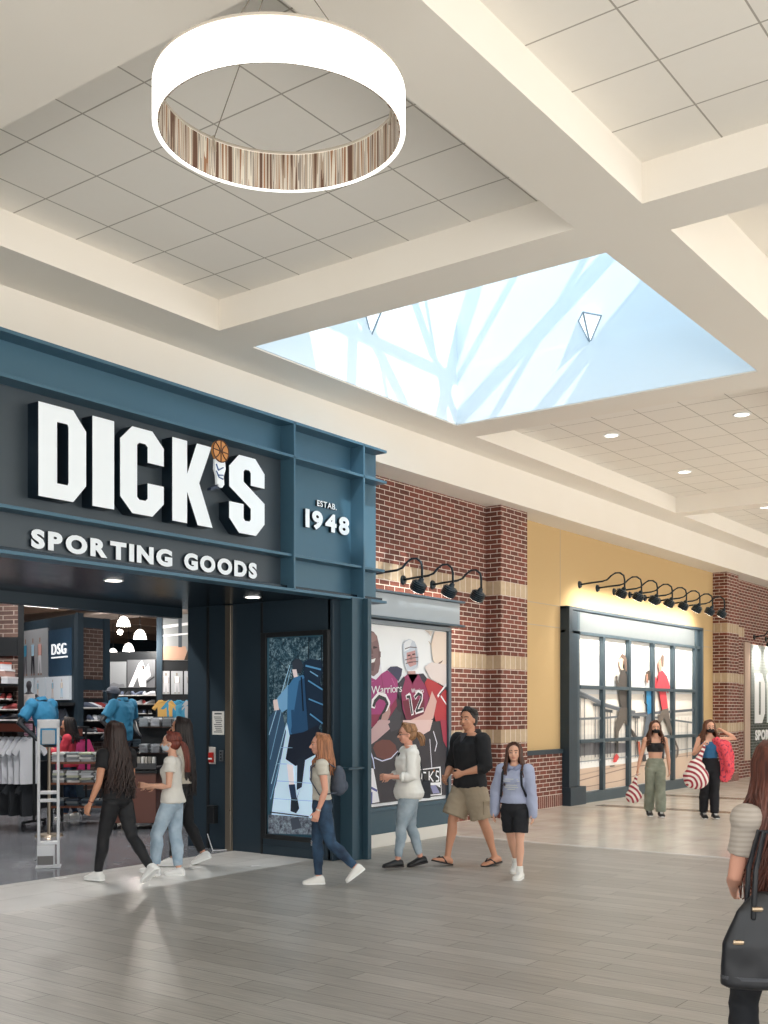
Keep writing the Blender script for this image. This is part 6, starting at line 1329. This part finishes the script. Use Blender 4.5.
# mid-floor gondolas with dark garments
for gi, (px_a, lab) in enumerate((((13.906, 17.373, 0.798), 'black gondola of dark garments in the middle of the store'), ((14.921, 16.838, 0.774), 'black gondola of dark garments near the back wall'), ((13.092, 14.262, 0.914), 'black gondola of pale garments beside the brown counter'))):
    t = thing('gondola', lab, 'shelf', (px_a[0], px_a[1], 0), RZ)
    bx('back_board', (-.5, .5, -.02, .02, .1, 1.55), M_black, t); bx('base', (-.5, .5, -.35, .35, .0, .14), M_black, t)
    for z in (.6, 1.05, 1.5): bx('shelf', (-.5, .5, -.32, .32, z-.02, z), mat('3c2a24', .5), t)
    for z in (.6, 1.05, 1.5):
        for k in range(5):
            c = (('3c4654', '50606c', 'a8acb0'), ('3c4654', '50606c', 'c4c8cc'), ('c4c8cc', 'd8dade', 'a8acb0'))[gi][k % 3]
            for j in range(3):
                x = -.4+k*.2; y = -.15
                folded((px_a[0]+x*ca-y*sa, px_a[1]+x*sa+y*ca, z+.001+j*.05), RZ, c, '%s folded garment, %s up in %s pile, %s shelf, gondola %s' % (nm[c], ORD[j], ORD[k], {.6: 'low', 1.05: 'middle', 1.5: 'top'}[z], ('mid-store', 'near back wall', 'beside counter')[gi]), 'folded garments on gondolas', .18, .3, .048)
# pendant lamps
for k, (x, y, z) in enumerate(((16.596, 19.621, 3.811), (17.493, 20.091, 3.582), (19.997, 23.435, 3.5), (21.719, 26.155, 3.519))):
    t = thing('dome_pendant', 'white glowing dome pendant lamp in the store ceiling, %s' % ('highest and nearest', 'right of the spotlight', 'lower middle one', 'lowest and farthest')[k], 'ceiling lamp', (x, y, z), 0, 'dome pendants in the store')
    bm = bmesh.new(); loft(bm, [(V3(0, 0, zz), V3(r, 0, 0), V3(0, r, 0)) for zz, r in ((-.12, .16), (-.1, .155), (0, .13), (.08, .08), (.11, .03))], n=20); new_obj('dome', bm, mat('fff8f0', .4, 0, 4.0), t, smooth=True)
    bm = bmesh.new(); tube(bm, [V3(0, 0, .1), V3(0, 0, 4.38-z)], .01, n=6, round_ends=False); new_obj('stem', bm, M_black, t)
    li = bpy.data.lights.new('dome_bulb', 'POINT'); li.energy = 100; li.color = (1, .93, .85); li.shadow_soft_size = .12
    lo = bpy.data.objects.new('dome_bulb', li); COL.objects.link(lo); lo.location = (x, y, z-.25)
x, y, z = (15.887, 18.898, 3.489)
t = thing('track_spot', 'bright round track spotlight beside the dome pendants', 'ceiling lamp', (x, y, z), 0)
bm = bmesh.new(); ell(bm, (0, 0, 0), (.06, .06, .06)); new_obj('bulb', bm, mat('fff4e4', .4, 0, 25.0), t, smooth=True)
bm = bmesh.new(); tube(bm, [V3(.02, .05, .05), V3(.02, .05, 4.38-z)], .012, n=6, round_ends=False); new_obj('stem', bm, M_black, t)
# troffers added over the sales floor to brighten the store interior
for k, (x, y) in enumerate(((8.5, 12.0), (10.5, 15.6), (13.5, 18.2), (9.0, 19.2), (16.5, 22.5), (14.0, 13.5))):
    t = thing('added_troffer', 'added rectangular fill light under the timber ceiling of the store, %s' % ORD[k], 'ceiling lamp', (x, y, 4.3), 0, 'added fill lights under the store ceiling')
    bx('housing', (-.62, .62, -.18, .18, .0, .08), M_black, t); bx('diffuser', (-.58, .58, -.15, .15, -.01, 0), mat('fff8f0', .4, 0, 5.0), t)
    li = bpy.data.lights.new('added_troffer_light', 'AREA'); li.shape = 'RECTANGLE'; li.size = 1.1; li.size_y = .3; li.energy = 85; li.color = (1, .95, .9)
    lo = bpy.data.objects.new('added_troffer_light', li); COL.objects.link(lo); lo.location = (x, y, 4.27)

# ================================================================== LIGHT, SKY, CAMERA
w = bpy.data.worlds.new('World'); SC.world = w; w.use_nodes = True
nt = w.node_tree; bg = nt.nodes['Background']
tc = nt.nodes.new('ShaderNodeTexCoord'); sp = nt.nodes.new('ShaderNodeSeparateXYZ'); nt.links.new(tc.outputs['Generated'], sp.inputs[0])
cr = nt.nodes.new('ShaderNodeValToRGB'); e = cr.color_ramp.elements
x0 = e.new(.40); x0.color = (1.5, 1.42, 1.30, 1)
e = cr.color_ramp.elements
for q_ in e:
    if q_.position == 0.0: q_.color = (1.5, 1.42, 1.30, 1)
x1 = e.new(.5); x1.color = (1.0, .95, .89, 1)
for q_ in e:
    if q_.position == 1.0: q_.position = .85; q_.color = (1.08, 1.36, 1.56, 1)
# e[0].color = (1.0, .95, .89, 1); e[1].position = .85; e[1].color = (1.08, 1.36, 1.56, 1)
mr = nt.nodes.new('ShaderNodeMapRange'); mr.inputs['From Min'].default_value = -1; nt.links.new(sp.outputs['Z'], mr.inputs['Value']); nt.links.new(mr.outputs[0], cr.inputs[0]); nt.links.new(cr.outputs[0], bg.inputs['Color'])
bg.inputs['Strength'].default_value = 1.9
sun = bpy.data.lights.new('sun', 'SUN'); sun.energy = 3.6; sun.angle = .009; sun.color = (1, .97, .92)
so = bpy.data.objects.new('sun', sun); COL.objects.link(so); so.rotation_euler = Vector((.32, .74, -1)).to_track_quat('-Z', 'Y').to_euler(); so.location = (8, 0, 14)
# mall lamps: pools of light from the ring pendant and the recessed downlights
def lamp(x, y, z, e_, size, col=(1, .95, .88), typ='POINT'):
    li = bpy.data.lights.new('mall_lamp', typ); li.energy = e_; li.color = col
    if typ == 'POINT': li.shadow_soft_size = size
    else: li.size = size
    lo = bpy.data.objects.new('mall_lamp', li); COL.objects.link(lo); lo.location = (x, y, z)
def down(x, y, z, e_, ang=120):
    li = bpy.data.lights.new('downlight_spot', 'SPOT'); li.energy = e_; li.spot_size = math.radians(ang); li.spot_blend = .6; li.color = (1, .95, .88); li.shadow_soft_size = .1
    lo = bpy.data.objects.new('downlight_spot', li); COL.objects.link(lo); lo.location = (x, y, z)
for x in (15.76, 18.96, 23.3): down(x, 7.23, 6.0, 120); down(x, 5.2, 6.0, 120)
for x in (7.43, 9.51, 5.6): down(x, 8.94, 3.1, 12)
cam = bpy.data.cameras.new('camera'); co = bpy.data.objects.new('camera', cam); COL.objects.link(co)
co.location = (0, 0, 1.8)
co.rotation_euler = (PI/2, 0, math.atan2(-0.805093, 0.593149))
cam.sensor_fit = 'HORIZONTAL'; cam.sensor_width = 36; cam.lens = 36*1094/768.0
cam.shift_x = 0; cam.shift_y = (709-512)/768.0
cam.clip_start = .05; cam.clip_end = 200
SC.camera = co
vs = SC.view_settings; vs.view_transform = 'Standard'; vs.look = 'None'; vs.gamma = 1; vs.use_curve_mapping = False; vs.exposure = 0.3
bpy.context.view_layer.update()
for o in list(bpy.data.objects):
    # every thing gets its origin at its own base
    if o.parent is None and o.type == 'EMPTY' and o.location.length < 1e-6 and abs(o.rotation_euler.z) < 1e-6 and o.children:
        lo = Vector((1e9, 1e9, 1e9)); hi = -lo
        for c_ in o.children_recursive:
            if c_.type != 'MESH': continue
            for q_ in c_.bound_box:
                v_ = c_.matrix_world @ Vector(q_)
                for i_ in range(3): lo[i_] = min(lo[i_], v_[i_]); hi[i_] = max(hi[i_], v_[i_])
        b_ = Vector(((lo.x+hi.x)/2, (lo.y+hi.y)/2, lo.z)); o.location = b_
        for c_ in o.children: c_.location = c_.location - b_
